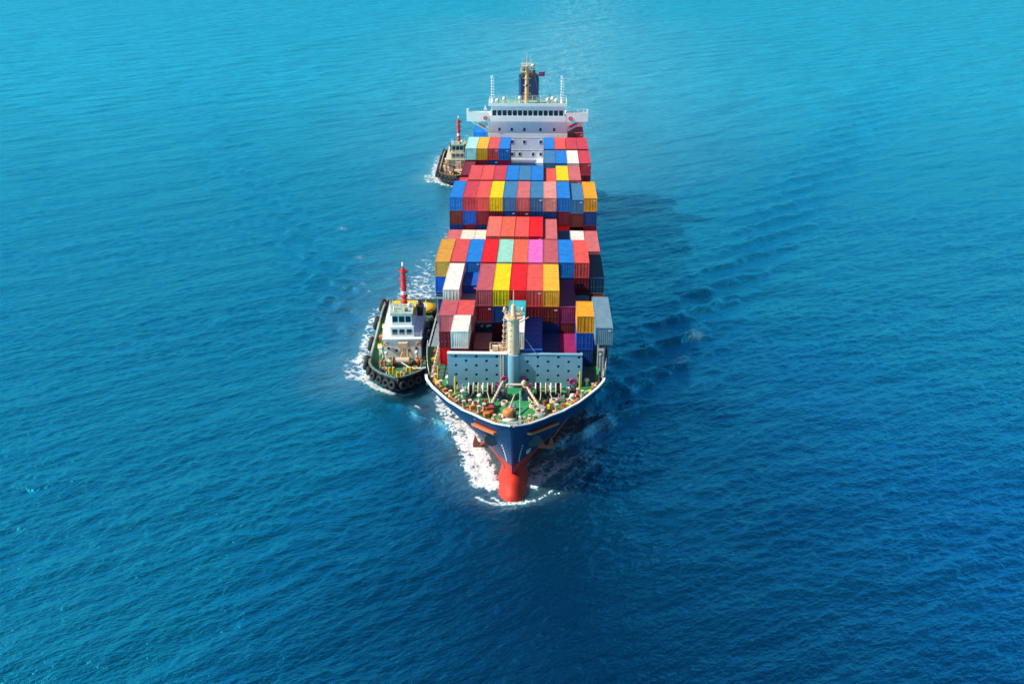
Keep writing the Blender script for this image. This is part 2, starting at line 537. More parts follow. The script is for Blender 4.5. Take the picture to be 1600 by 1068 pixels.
def sea_material():
    m = bpy.data.materials.new('sea water'); m.use_nodes = True
    n, l = m.node_tree.nodes, m.node_tree.links
    for q in list(n): n.remove(q)
    out = n.new('ShaderNodeOutputMaterial')
    tc = n.new('ShaderNodeTexCoord')
    # body colour with large soft patches; far sky sheen painted in as brighter cyan
    sep = n.new('ShaderNodeSeparateXYZ'); l.new(tc.outputs['Object'], sep.inputs[0])
    def mr(v, a, b, c=0., d=1.):
        q = n.new('ShaderNodeMapRange'); q.interpolation_type = 'SMOOTHSTEP'
        q.inputs[1].default_value = a; q.inputs[2].default_value = b; q.inputs[3].default_value = c; q.inputs[4].default_value = d
        l.new(v, q.inputs[0]); return q.outputs[0]
    def mth(op, a, b):
        q = n.new('ShaderNodeMath'); q.operation = op
        for i, v in enumerate((a, b)):
            if isinstance(v, (int, float)): q.inputs[i].default_value = v
            else: l.new(v, q.inputs[i])
        return q.outputs[0]
    def mix(f, a, b):
        q = n.new('ShaderNodeMix'); q.data_type = 'RGBA'
        for i, v in ((0, f), (6, a), (7, b)):
            if isinstance(v, tuple): q.inputs[i].default_value = (*v, 1)
            elif isinstance(v, float): q.inputs[i].default_value = v
            else: l.new(v, q.inputs[i])
        return q.outputs[2]
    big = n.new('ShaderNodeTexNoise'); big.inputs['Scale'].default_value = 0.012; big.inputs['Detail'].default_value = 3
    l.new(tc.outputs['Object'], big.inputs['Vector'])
    far_sheen = mr(sep.outputs[1], 30, 480)
    far_sheen = mth('ADD', far_sheen, mth('MULTIPLY', mth('SUBTRACT', big.outputs[0], 0.5), 0.35))
    # painted shade along the ship's track, brighter to both sides, greener on the sun side
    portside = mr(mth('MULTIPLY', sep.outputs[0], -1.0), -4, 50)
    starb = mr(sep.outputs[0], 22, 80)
    near_shade = mix(portside, (0.0009, 0.050, 0.142), (0.003, 0.190, 0.34))
    near_shade = mix(starb, near_shade, (0.002, 0.112, 0.31))
    body = mix(far_sheen, near_shade, (0.014, 0.47, 0.72))
    aer = n.new('ShaderNodeAttribute'); aer.attribute_name = 'aerated'
    fo = n.new('ShaderNodeAttribute'); fo.attribute_name = 'foam'
    body = mix(mth('MULTIPLY', aer.outputs['Fac'], 0.75), body, (0.36, 0.80, 0.86))
    # ripples too small for the mesh
    def noise(scale, detail, rough, stretch, rot):
        mp = n.new('ShaderNodeMapping'); mp.vector_type = 'TEXTURE'
        mp.inputs['Rotation'].default_value = (0, 0, R(rot)); mp.inputs['Scale'].default_value = stretch
        l.new(tc.outputs['Object'], mp.inputs[0])
        q = n.new('ShaderNodeTexNoise'); q.inputs['Scale'].default_value = scale; q.inputs['Detail'].default_value = detail; q.inputs['Roughness'].default_value = rough
        l.new(mp.outputs[0], q.inputs['Vector']); return q.outputs[0]
    n1 = noise(0.9, 5, 0.6, (2.2, 1.0, 1), 40)
    n2 = noise(2.6, 3, 0.5, (1.7, 1.0, 1), 28)
    n0 = noise(0.26, 3, 0.5, (2.6, 1.0, 1), 36)
    n00 = noise(0.10, 3, 0.55, (2.6, 1.0, 1), 32)
    hsum = mth('ADD', mth('ADD', mth('MULTIPLY', n00, mr(sep.outputs[1], 140, 480, 2.4, 9.0)), mth('MULTIPLY', n0, 0.8)), mth('ADD', mth('MULTIPLY', n1, 0.56), mth('MULTIPLY', n2, 0.22)))
    bp = n.new('ShaderNodeBump'); bp.inputs['Strength'].default_value = 0.8; bp.inputs['Distance'].default_value = 1.0
    l.new(hsum, bp.inputs['Height'])
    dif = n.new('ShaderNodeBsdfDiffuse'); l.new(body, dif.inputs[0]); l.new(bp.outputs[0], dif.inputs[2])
    gl = n.new('ShaderNodeBsdfGlossy'); gl.inputs['Roughness'].default_value = 0.20; gl.inputs[0].default_value = (0.12, 0.82, 1.0, 1)
    l.new(bp.outputs[0], gl.inputs['Normal'])
    fr = n.new('ShaderNodeFresnel'); fr.inputs[0].default_value = 1.333; l.new(bp.outputs[0], fr.inputs[1])
    sss = n.new('ShaderNodeSubsurfaceScattering'); sss.falloff = 'BURLEY'
    sss.inputs['Scale'].default_value = 1.8; sss.inputs['Radius'].default_value = (2.5, 5.0, 6.5)
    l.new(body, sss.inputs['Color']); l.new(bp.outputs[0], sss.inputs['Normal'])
    bd = n.new('ShaderNodeMixShader'); bd.inputs[0].default_value = 0.6
    l.new(dif.outputs[0], bd.inputs[1]); l.new(sss.outputs[0], bd.inputs[2])
    # skylight thrown back by the rippled surface, in the water's own colour
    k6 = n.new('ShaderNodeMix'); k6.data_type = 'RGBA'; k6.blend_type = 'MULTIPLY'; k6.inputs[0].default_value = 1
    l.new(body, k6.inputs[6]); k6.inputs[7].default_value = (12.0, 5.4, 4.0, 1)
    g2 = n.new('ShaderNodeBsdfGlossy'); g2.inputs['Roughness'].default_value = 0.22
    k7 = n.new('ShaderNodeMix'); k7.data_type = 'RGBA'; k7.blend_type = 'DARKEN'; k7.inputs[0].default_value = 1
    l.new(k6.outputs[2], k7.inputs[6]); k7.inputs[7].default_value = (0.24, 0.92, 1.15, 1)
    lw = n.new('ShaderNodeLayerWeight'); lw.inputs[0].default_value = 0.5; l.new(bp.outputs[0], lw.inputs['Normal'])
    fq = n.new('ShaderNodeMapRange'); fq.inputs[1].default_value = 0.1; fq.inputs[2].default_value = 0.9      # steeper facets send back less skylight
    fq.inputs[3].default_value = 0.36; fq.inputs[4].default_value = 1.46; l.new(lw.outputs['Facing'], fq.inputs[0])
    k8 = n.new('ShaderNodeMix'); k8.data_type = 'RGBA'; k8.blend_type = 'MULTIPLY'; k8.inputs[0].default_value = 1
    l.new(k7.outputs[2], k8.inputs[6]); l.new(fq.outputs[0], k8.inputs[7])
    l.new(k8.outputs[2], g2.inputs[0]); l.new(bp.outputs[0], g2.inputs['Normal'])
    pm = mth('SUBTRACT', 0.88, mth('MULTIPLY', far_sheen, 0.46))
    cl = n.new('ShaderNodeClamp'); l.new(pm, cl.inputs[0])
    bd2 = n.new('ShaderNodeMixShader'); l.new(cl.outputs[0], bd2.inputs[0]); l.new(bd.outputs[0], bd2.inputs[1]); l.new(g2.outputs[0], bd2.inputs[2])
    bd = bd2
    ms = n.new('ShaderNodeMixShader'); l.new(fr.outputs[0], ms.inputs[0]); l.new(bd.outputs[0], ms.inputs[1]); l.new(gl.outputs[0], ms.inputs[2])
    # foam broken up into lace
    f1 = noise(0.55, 9, 0.72, (1, 1, 1), 0)
    vor = n.new('ShaderNodeTexVoronoi'); vor.feature = 'DISTANCE_TO_EDGE'; vor.inputs['Scale'].default_value = 0.8
    wv = n.new('ShaderNodeVectorMath'); wv.operation = 'ADD'
    nv = n.new('ShaderNodeTexNoise'); nv.inputs['Scale'].default_value = 0.7; nv.inputs['Detail'].default_value = 4
    l.new(tc.outputs['Object'], nv.inputs['Vector'])
    l.new(tc.outputs['Object'], wv.inputs[0]); l.new(nv.outputs[1], wv.inputs[1]); l.new(wv.outputs[0], vor.inputs['Vector'])
    lace = mr(vor.outputs['Distance'], 0.0, 0.28, 0.16, -0.12)
    thr = mth('ADD', mth('MULTIPLY', fo.outputs['Fac'], 0.62), mth('ADD', mth('MULTIPLY', mth('SUBTRACT', f1, 0.5), 1.5), lace))
    fa = mr(thr, 0.42, 0.72)
    fa = mth('MULTIPLY', fa, mr(fo.outputs['Fac'], 0.06, 0.3))
    fd = n.new('ShaderNodeBsdfDiffuse'); fd.inputs[0].default_value = (0.66, 0.70, 0.71, 1)
    bp2 = n.new('ShaderNodeBump'); bp2.inputs['Strength'].default_value = 0.8; bp2.inputs['Distance'].default_value = 0.6
    l.new(f1, bp2.inputs['Height']); l.new(bp2.outputs[0], fd.inputs[2])
    m2 = n.new('ShaderNodeMixShader'); l.new(fa, m2.inputs[0]); l.new(ms.outputs[0], m2.inputs[1]); l.new(fd.outputs[0], m2.inputs[2])
    l.new(m2.outputs[0], out.inputs[0])
    return m


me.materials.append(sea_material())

# thick froth standing proud of the water at the bow and beside the tugs
def froth(name, x0, x1, y0, y1, step, thr):
    nx, ny = int((x1 - x0) / step) + 1, int((y1 - y0) / step) + 1
    X, Y = np.meshgrid(np.linspace(x0, x1, nx), np.linspace(y0, y1, ny))
    f, _ = foam_mask(X.ravel(), Y.ravel())
    nz = bil(FBM, 23.0, X.ravel(), Y.ravel()); nz2 = bil(FBM, 7.3, X.ravel() + 3, Y.ravel())
    val = f - 0.5 + 0.15 * nz + 0.07 * nz2
    hh = sea_h(X.ravel(), Y.ravel(), np.full(X.size, 1.2))
    z = hh - 0.10 + 0.30 * np.clip(val, 0, 1.1) + 0.035 * np.clip(nz2, -1, 2) * (val > 0.1)
    keep = (val > thr).reshape(ny, nx)
    q = keep[:-1, :-1] & keep[1:, :-1] & keep[1:, 1:] & keep[:-1, 1:]
    ids = np.arange(nx * ny).reshape(ny, nx)
    Q = np.stack([ids[:-1, :-1][q], ids[:-1, 1:][q], ids[1:, 1:][q], ids[1:, :-1][q]], 1)
    used = np.unique(Q); rm = np.full(nx * ny, -1); rm[used] = np.arange(len(used))
    P = np.stack([X.ravel(), Y.ravel(), z], 1)[used]
    me_ = bpy.data.meshes.new(name); me_.from_pydata(P.tolist(), [], rm[Q].tolist())
    for p_ in me_.polygons: p_.use_smooth = True
    me_.materials.append(mat('white froth', (0.62, 0.68, 0.70), 0.9, var=0.08, scale=1.6, bump=0.12, spec=0.2))
    o = bpy.data.objects.new(name, me_); C.objects.link(o); o['kind'] = 'stuff'
    return o


froth('foam', -13.5, 7.5, 109, 141, 0.14, 0.30)
froth('foam', -29, -12.6, 138.5, 186, 0.2, 0.42)
froth('foam', -30, -13, 270, 318, 0.3, 0.42)

# ------------------------------------------------------------------ container ship
SHIP_LABEL = 'long navy blue container ship with red bulbous bow and white bridge at stern'
ship = empty('container_ship', (0, 190, 0), SHIP_LABEL, 'ship')


def hull_mesh():
    mb = MB()
    sS = [0, .25, .5, .8, 1.2, 1.7, 2.3, 3.0, 3.8, 4.8, 6, 7.4, 9, 11, 13.5, 16.5, 20, 24, 28, 29.1, 29.4, 33, 38, 46, 60, 80, 105, 132, 140, 146, 152, 158]
    low = [-6, -3, 0, 1.2, 2.4, 3.8, 5.0, 6.2]
    us = [0.33, 0.66, 1.0]
    for sg in (-1, 1):
        V = []
        for i, s_ in enumerate(sS):
            for z in low:
                y = stem(z) + s_
                if s_ > 30: y = 110.3 + s_ if s_ > 60 else y
                y = min(y, 268.5)
                V.append((sg * halfb(y, z), y, z))
            yt = 110.3 + s_
            for u in us:
                z = 6.2 + (top(yt) - 6.2) * u
                y = stem(z) + s_
                if s_ > 60: y = yt
                y = min(y, 268.5)
                V.append((sg * halfb(y, z), y, z))
        n = len(low) + len(us)
        Fn, Fr = [], []
        for i in range(len(sS) - 1):
            for j in range(n - 1):
                f = (i * n + j, (i + 1) * n + j, (i + 1) * n + j + 1, i * n + j + 1)
                if sg > 0: f = f[::-1]
                (Fr if j < 5 else Fn).append(f[::-1])
        mb.add(V, Fn, 0, True)
        mb.add(V, Fr, 1, True)
    # transom and bow closing
    zs = low + [7.4]
    T = [(-halfb(268.5, z), 268.5, z) for z in zs] + [(halfb(268.5, z), 268.5, z) for z in zs]
    k = len(zs)
    mb.add(T, [(i, i + 1, k + i + 1, k + i) for i in range(k - 1)], 0)
    zc_ = low + [6.2 + 5.2 * u for u in us]
    B_ = [(-halfb(stem(z), z), stem(z), z) for z in zc_] + [(halfb(stem(z), z), stem(z), z) for z in zc_]
    k = len(zc_)
    mb.add(B_, [(k + i, k + i + 1, i + 1, i) for i in range(k - 1)], 0)
    return mb


hull = hull_mesh().build('hull', [M['navy'], M['red']], ship)
for p_ in hull.data.polygons: pass

# bulbous bow
bulb = MB()
nb = 20
prof = [(110.7, .05), (110.75, .8), (111.0, 1.5), (111.6, 2.05), (112.7, 2.5), (115, 2.72), (118, 2.75), (122, 2.4), (127, 1.6)]
P = []
for y, r in prof:
    zc = -1.35 - 0.02 * (y - 111)
    for k in range(nb):
        t = 2 * math.pi * k / nb
        P.append((r * 0.95 * math.sin(t) * (1 - 0.36 * math.cos(t)), y, zc + r * 1.25 * math.cos(t)))
F = [(i * nb + k, i * nb + (k + 1) % nb, (i + 1) * nb + (k + 1) % nb, (i + 1) * nb + k) for i in range(len(prof) - 1) for k in range(nb)]
bulb.add(P, F, 0, True)
bulb.build('bulbous_bow', M['red'], ship)

# decks
def deck_strip(y0, y1, z, n, inset=0.06, mi=0, mb=None):
    mb = mb or MB()
    ys = np.linspace(y0, y1, n)
    V = []
    for y in ys:
        b = max(0.02, halfb(y, z) - inset)
        V += [(-b, y, z), (b, y, z)]
    return mb.add(V, [(2 * i, 2 * i + 1, 2 * i + 3, 2 * i + 2) for i in range(n - 1)], mi)


deck_strip(111.2, 126.2, 10.3, 40).build('foredeck', M['deck'], ship)
mbd = deck_strip(126.2, 139.55, 9.3, 20)
mbd.bx(-12.5, 12.5, 126.1, 126.2, 9.3, 10.3)
mbd.build('fore_hatch_deck', M['deck'], ship)
mbd = deck_strip(139.6, 268.4, 6.7, 40)
mbd.bx(-13.6, 13.6, 139.55, 139.65, 6.7, 9.3, 1)
mbd.build('main_deck', [M['deck'], M['navy']], ship)

# bulwark inner face with stays, and the white cap rail
def edge_pts(y0, y1, zf, off=0.0, n=60):
    out = []
    for y in np.linspace(y0, y1, n):
        out.append((halfb(y, zf(y)) - off, y, zf(y)))
    return out


bw = MB()
for sg in (-1, 1):
    ys = 110.62 + (127.3 - 110.62) * (np.linspace(0, 1, 60) ** 1.7)
    V = []
    for y in ys:
        bt = max(0.02, halfb(y, top(y)) - .16); bl = max(0.02, halfb(y, 10.3) - .16)
        V += [(sg * bt, y, top(y) - .02), (sg * bl, y, 10.3)]
    F = [(2 * i, 2 * i + 1, 2 * i + 3, 2 * i + 2) for i in range(len(ys) - 1)]
    bw.add(V, F if sg < 0 else [f[::-1] for f in F], 0, True)
    for i in range(6, len(ys), 3):
        y = ys[i]; b = halfb(y, 10.3) - .5
        bw.box((sg * b, y, 10.7), (.3, .05, .8), 0)
bw.build('bulwark', M['grey'], ship)
cp = MB()
for sg in (-1, 1):
    ys = 110.3 + (127.2 - 110.3) * (np.linspace(0, 1, 80) ** 1.8)
    V = []
    for i, y in enumerate(ys):
        b = halfb(y, top(y)); bi = max(0.0, b - .26); z = top(y)
        yo = y - (.10 if i < 2 else 0)
        V += [(sg * (b + .10), yo, z - .10), (sg * (b + .10), yo, z + .07), (sg * bi, y + (.2 if i == 0 else 0), z + .07), (sg * bi, y + (.2 if i == 0 else 0), z - .05)]
    F = []
    for i in range(len(ys) - 1):
        for j in range(4):
            F.append((i * 4 + j, (i + 1) * 4 + j, (i + 1) * 4 + (j + 1) % 4, i * 4 + (j + 1) % 4))
    cp.add(V, F if sg > 0 else [f[::-1] for f in F], 0, False)
cp.build('cap_rail', M['cap'], ship)

# side railings along the hatch deck and main deck
def railing(pts, h, mb, rails=3, r=.035, every=1):
    for k, p in enumerate(pts):
        if k % every == 0: mb.tube(p, (p[0], p[1], p[2] + h), r, n=5)
    for j in range(rails):
        z = h * (j + 1) / rails
        mb.path([(p[0], p[1], p[2] + z) for p in pts], r * .8, n=4)


for sg in (-1, 1):
    mb = MB()
    railing([(sg * (halfb(y, 9.3) - .12), y, 9.3) for y in np.linspace(128, 139.4, 9)], 1.15, mb, r=.05)
    mb.build('deck_railing', M['cap'], ship)
    mb = MB()
    railing([(sg * 14.0, y, 7.35) for y in np.linspace(140.5, 266, 62)], .9, mb)
    mb.build('deck_railing', M['cap'], ship)

# orange bolsters over the anchor pockets, dark pockets, anchors and their chains
for sg in (-1, 1):
    ya, yb = (111.95, 114.9) if sg < 0 else (112.0, 115.5)
    mb = MB()
    V = []
    n = 10
    for i in range(n):
        y = ya + (yb - ya) * i / (n - 1); z = 9.55 - 0.25 * i / (n - 1)
        b0 = halfb(y, z) - .3; b1 = halfb(y, z) + .42
        e = 0.16
        V += [(sg * b0, y, z - e), (sg * b1, y - .3, z - e), (sg * b1, y - .3, z + e), (sg * b0, y, z + e)]
    F = [(i * 4 + j, (i + 1) * 4 + j, (i + 1) * 4 + (j + 1) % 4, i * 4 + (j + 1) % 4) for i in range(n - 1) for j in range(4)] + [(0, 1, 2, 3), (4 * n - 1, 4 * n - 2, 4 * n - 3, 4 * n - 4)]
    mb.add(V, F, 0, False)
    mb.build('anchor_bolster', M['orange'], ship)
    yk = 114.6
    # hawse pipe recess
    b = halfb(114.2, 7.6)
    mb = MB()
    mb.lathe((sg * (b - .15), 114.0, 7.6), [(.95, -.35), (1.0, .25), (.75, .28), (.7, -.3)], n=14, axis='Y')
    mb.build('hawse_pipe', M['dark'], ship)
    ax, ay, az_ = sg * 4.35, 116.7, 5.5
    an = MB()
    an.box((ax, ay, az_ - .35), (2.0, .5, .55), 0)
    for q in (-1, 1):
        an.add([(ax + q * .25, ay - .2, az_ - .2), (ax + q * 1.05, ay - .2, az_ - .2), (ax + q * .72, ay - .1, az_ + 1.25),
                (ax + q * .25, ay + .25, az_ - .2), (ax + q * 1.05, ay + .25, az_ - .2)],
               [(0, 1, 2), (3, 2, 4), (0, 2, 3), (1, 4, 2), (0, 3, 4, 1)], 0)
    an.tube((ax, ay, az_ - .4), (sg * (b + .1), 114.3, 7.5), .2, .16, n=6)
    an.build('anchor', M['anchor'], ship)
    if sg > 0:
        MB().tube((ax + 0.9, ay - .1, az_ + 1.0), (sg * 7.1, 117.0, 9.2), .12, n=6).build('anchor_cable', M['anchor'], ship)

# draught marks and the bulb warning mark on the starboard bow
dm = MB()
for sg in (-1, 1):
    for k in range(7):
        z = 4.3 + k * .5
        y = stem(z) + .9
        b = halfb(y, z)
        dm.box((sg * (b + .02), y, z), (.04, .22, .2), 0, rz=-sg * .5)
dm.build('draught_marks', M['cap'], ship)['kind'] = 'stuff'
wm = MB()
yy, zz = 115.2, 5.2
bb = halfb(yy, zz) + .05
wm.torus((bb, yy, zz), .42, .07, (.8, -.5, -.3), n=16, k=5)
wm.box((bb, yy, zz), (.06, .6, .08), 0, rz=.6)
wm.box((bb, yy, zz), (.06, .08, .6), 0, rz=.6)
wm.build('bulb_mark', M['cap'], ship)

# ------------------------------------------------------------------ breakwater and foremast
YB = 124.0
brk = MB()
X0, X1, Z0, Z1 = -9.1, 9.1, 10.3, 15.1
ncx, nrz = 26, 7
dx, dz = (X1 - X0) / ncx, (Z1 - Z0) / nrz
holes = set()
for i in range(ncx):
    for j in range(nrz):
        if (i % 4 == 1 and j % 2 == 0) or (i % 4 == 3 and j % 2 == 1):
            if abs(X0 + (i + .5) * dx) > 1.4: holes.add((i, j))
for i in range(ncx):
    for j in range(nrz):
        xa, xb = X0 + i * dx, X0 + (i + 1) * dx
        za, zb = Z0 + j * dz, Z0 + (j + 1) * dz
        sq = [(xa, YB, za), (xb, YB, za), (xb, YB, zb), (xa, YB, zb)]
        if (i, j) not in holes:
            brk.add(sq, [(0, 1, 2, 3)], 0)
        else:
            cx_, cz_ = (xa + xb) / 2, (za + zb) / 2
            r = .205 if j else .27
            ring = [(cx_ + r * math.cos(2 * math.pi * (k - 3.5) / 8 - math.pi / 2 + math.pi / 4 * 1.0), YB, cz_ + r * math.sin(2 * math.pi * (k - 3.5) / 8 - math.pi / 2 + math.pi / 4)) for k in range(8)]
            # outer points matched to the ring angles
            outer = []
            for q in ring:
                ax_, az2 = q[0] - cx_, q[2] - cz_
                s_ = max(abs(ax_) / (dx / 2), abs(az2) / (dz / 2))
                outer.append((cx_ + ax_ / s_, YB, cz_ + az2 / s_))
            pts = ring + outer
            brk.add(pts, [(k, (k + 1) % 8, 8 + (k + 1) % 8, 8 + k)[::-1] for k in range(8)], 0)
            # corners left between outer octagon points and the cell corners
            for cxn, czn in ((xa, za), (xb, za), (xb, zb), (xa, zb)):
                near = sorted(outer, key=lambda q: (q[0] - cxn) ** 2 + (q[2] - czn) ** 2)[:2]
                brk.add([near[0], near[1], (cxn, YB, czn)], [(0, 1, 2)], 0)
            # short sleeve so the hole has depth
            back = [(q[0], YB + .35, q[2]) for q in ring]
            brk.add(ring + back, [(k, (k + 1) % 8, 8 + (k + 1) % 8, 8 + k) for k in range(8)], 0)
            brk.add(back, [tuple(range(8))], 2)
brk.bx(X0 - .1, X1 + .1, YB + .36, YB + .44, Z0, Z1 - .06, 0)
brk.bx(X0 - .12, -1.0, YB - .12, YB + .62, Z1 + .003, Z1 + .12, 1)
brk.bx(.8, X1 + .12, YB - .06, YB + .52, Z1 + .003, Z1 + .09, 0)
for x in (X0, X1):
    brk.bx(x - .1, x - .003 if x < 0 else x + .1, YB + .003, YB + 1.9, Z0, Z1 - .4, 0)
for x in np.linspace(-7.5, 7.5, 7):
    brk.add([(x, YB + .45, Z0), (x, YB + 1.8, Z0), (x, YB + .45, Z1 - .5), (x + .08, YB + .45, Z0), (x + .08, YB + 1.8, Z0), (x + .08, YB + .45, Z1 - .5)],
            [(0, 1, 2), (5, 4, 3), (0, 3, 4, 1), (1, 4, 5, 2)], 0)
brk.build('breakwater', [M['wall'], M['cap'], M['dark']], ship)
lb = MB().torus((7.9, YB - .12, 11.2), .38, .12, (0, 1, 0), n=16, k=7)
lb.build('lifebuoy', M['magenta'], ship)
for x in (-1.45, 1.2):
    MB().torus((x, YB - .15, 11.5), .34, .12, (0, 1, 0)).build('lifebuoy', M['magenta'], ship)

ms_ = MB()
mx, my = -.18, YB + .55
ms_.tube((mx, YB + .2, 10.3), (mx, YB + .2, 15.1), .82, .82, n=16, mi=1)
ms_.tube((mx, my, 15.1), (mx, my, 20.3), .86, .74, n=16, mi=0)
ms_.tube((mx, my, 20.3), (mx, my, 20.5), 1.25, 1.25, n=12)
ms_.tube((mx, my, 20.5), (mx, my, 22.1), .42, .3, n=10)
ms_.tube((mx, my, 22.1), (mx, my, 24.2), .09, .05, n=6)
ms_.box((mx, my, 21.2), (2.9, .14, .14), 0)
ms_.box((mx, my - .6, 20.8), (.12, 1.2, .12), 0)
for q in (-1, 1):
    ms_.tube((mx + q * .5, my, 20.3), (mx + q * 1.5, my, 21.25), .09, n=6)
    ms_.lathe((mx + q * 1.2, my - .1, 21.3), [(.12, 0), (.2, .1), (.2, .45), (.1, .55)], n=8)
ms_.tube((mx, my, 19.0), (mx + 2.0, my - .1, 20.4), .06, n=5)
mast_o = ms_.build('foremast', [M['cream'], M['wall']], ship)
rl = MB()
railing([(mx + 1.22 * math.cos(t), my + 1.22 * math.sin(t), 20.5) for t in np.linspace(0, 2 * math.pi, 13)], .85, rl, rails=2, r=.03)
rl.build('mast_rail', M['cream'], mast_o)
ld = MB()
for q in (-.22, .22):
    ld.tube((-1.45 + q, my - .3, 15.2), (-1.25 + q, my - .2, 20.5), .045, n=5)
for z in np.arange(15.4, 20.4, .35):
    ld.tube((-1.72 + .2 * (z - 15.2) / 5.3, my - .3, z), (-1.18 + .2 * (z - 15.2) / 5.3, my - .3, z), .03, n=4)
for z in np.arange(16.2, 20.4, .8):
    ld.torus((-1.45 + .2 * (z - 15.2) / 5.3, my - .55, z), .36, .04, (0, 0, 1), n=10, k=4)
for q in (-.2, .2):
    ld.tube((-1.75 + q, YB - .12, 10.4), (-1.75 + q, YB - .12, 15.2), .045, n=5)
for z in np.arange(10.6, 15.1, .35):
    ld.tube((-1.95, YB - .12, z), (-1.55, YB - .12, z), .03, n=4)
ld.build('mast_ladder', M['cream'], mast_o)
pl = MB()
pl.bx(-3.4, -1.05, YB + .66, YB + 1.6, 15.02, 15.12)
railing([(-3.4, YB + .7, 15.12), (-3.4, YB + 1.6, 15.12), (-2.2, YB + 1.6, 15.12), (-1.1, YB + 1.6, 15.12)], 1.0, pl, r=.05)
pl.box((-2.7, YB + 1.2, 15.5), (.8, .6, .75)); pl.tube((-2.0, YB + 1.2, 15.12), (-2.0, YB + 1.2, 16.0), .2, n=8)
pl.build('mast_platform', M['cream'], ship)
MB().tube((1.4, YB + .4, 17.3), (3.0, YB - .0, 15.1), .05, n=5).build('mast_stay', M['grey'], ship)

# ------------------------------------------------------------------ foredeck gear
ZD = 10.3


def winch(x0, x1, y, nd, sg):
    b = MB()
    n = nd
    xs = np.linspace(x0, x1, n)
    b.bx(x0 - .3, x1 + .3, y - .75, y + .75, ZD, ZD + .25)
    for x in xs: b.box((x, y, ZD + .5), (.16, .9, .6))
    o = b.build('mooring_winch', M['dark'], ship)
    for i, x in enumerate(xs):
        f = MB().lathe((x, y, ZD + 1.05), [(.25, -.1), (.80, -.085), (.86, 0), (.80, .085), (.25, .1)], n=18, axis='X')
        f.build('drum_flange', M['rope'] if i % 3 else M['cap'], o)
    for i in range(n - 1):
        if i % 2 == 0:
            d = MB().tube((xs[i] + .1, y, ZD + 1.05), (xs[i + 1] - .1, y, ZD + 1.05), .5, n=14)
            d.build('rope_drum', M['rope'] if i % 4 else M['dark'], o)
    sh = MB().tube((x0 - .6, y, ZD + 1.05), (x1 + .6, y, ZD + 1.05), .14, n=8)
    sh.lathe((x0 - .7, y, ZD + 1.05), [(.22, -.2), (.3, -.1), (.2, .1), (.3, .3)], n=10, axis='X')
    sh.lathe((x1 + .7, y, ZD + 1.05), [(.3, -.3), (.2, -.1), (.3, .1), (.22, .2)], n=10, axis='X')
    sh.build('shaft', M['grey'], o)
    return o


winch(-6.1, -2.9, 121.0, 6, -1)
winch(2.9, 6.3, 121.2, 6, 1)


def windlass(x, y, sg):
    b = MB()
    b.box((x, y, ZD + .55), (1.3, 1.6, 1.1)); b.box((x, y + .3, ZD + 1.2), (1.0, .9, .3))
    o = b.build('windlass', mat('windlass blue', (.02, .055, .12), .5, var=.25), ship)
    MB().lathe((x - sg * .0, y - .2, ZD + 1.15), [(.3, -.75), (.7, -.7), (.45, -.5), (.45, .5), (.7, .7), (.3, .75)], n=14, axis='X').build('gypsy', M['dark'], o)
    MB().box((x + sg * .5, y + .9, ZD + 1.5), (.35, .3, .5), 0).build('brake_box', M['magenta'], o)
    return o


windlass(-1.9, 120.2, -1)
windlass(1.7, 120.4, 1)
# chain stoppers and covered chains running out and forward to the hawse pipes
for sg, pa, pb in ((-1, (-1.5, 121.3, ZD + 2.0), (-3.2, 116.4, ZD + .3)), (1, (1.5, 121.0, ZD + 1.7), (3.7, 116.2, ZD + .4))):
    mb = MB()
    A, Bv = Vector(pa), Vector(pb)
    mb.tube(pa, pb, .17, n=8)
    for k in range(1, 10):
        c = A.lerp(Bv, k / 10)
        mb.torus(c, .2, .06, (Bv - A).normalized(), n=8, k=5)
    mb.build('anchor_chain', M['cream'] if sg > 0 else M['rope'], ship)
    mb = MB().box((pb[0], pb[1] + .1, ZD + .4), (1.1, 1.3, .8), rz=sg * -.4)
    mb.lathe((pb[0], pb[1] - .7, ZD), [(.75, 0), (.75, .45), (.6, .5)], n=12)
    mb.build('chain_stopper', M['anchor'] if sg < 0 else M['grey'], ship)
    MB().tube((pb[0] + sg * .4, pb[1] + .5, ZD + .8), (pb[0] + sg * .4, pb[1] + .5, ZD + 1.5), .22, n=8).build('hand_wheel', M['anchor'], ship)
mb = MB().tube((-1.0, 120.6, ZD + 1.9), (1.3, 120.6, ZD + 1.9), .16, n=8)
mb.tube((1.3, 120.6, ZD), (1.3, 120.6, ZD + 2.2), .2, n=8); mb.tube((-1.0, 120.6, ZD), (-1.0, 120.6, ZD + 1.9), .12, n=8)
mb.tube((1.3, 120.6, ZD + 2.2), (1.3, 120.6, ZD + 2.5), .36, .2, n=10)
mb.tube((1.3, 120.6, ZD + 1.9), (2.1, 119.4, ZD), .08, n=6)
mb.build('gear_frame', M['cream'], ship)
# small stores crane by the stem: round pedestal, dark base, slim jib
mb = MB().lathe((-.55, 114.6, ZD), [(1.05, 0), (1.05, .25), (.8, .3)], n=16, mi=1)
mb.lathe((-.55, 114.6, ZD + .3), [(.72, 0), (.78, .3), (.78, .75), (.55, .95)], n=14, mi=0)
mb.tube((-.5, 114.8, ZD + 1.1), (.15, 117.6, ZD + 1.9), .13, .08, n=6, mi=2)
mb.box((.2, 114.5, ZD + .6), (.5, .7, .7), 3)
mb.build('capstan', [M['orangep'], M['cap'], M['rope'], M['dark']], ship)
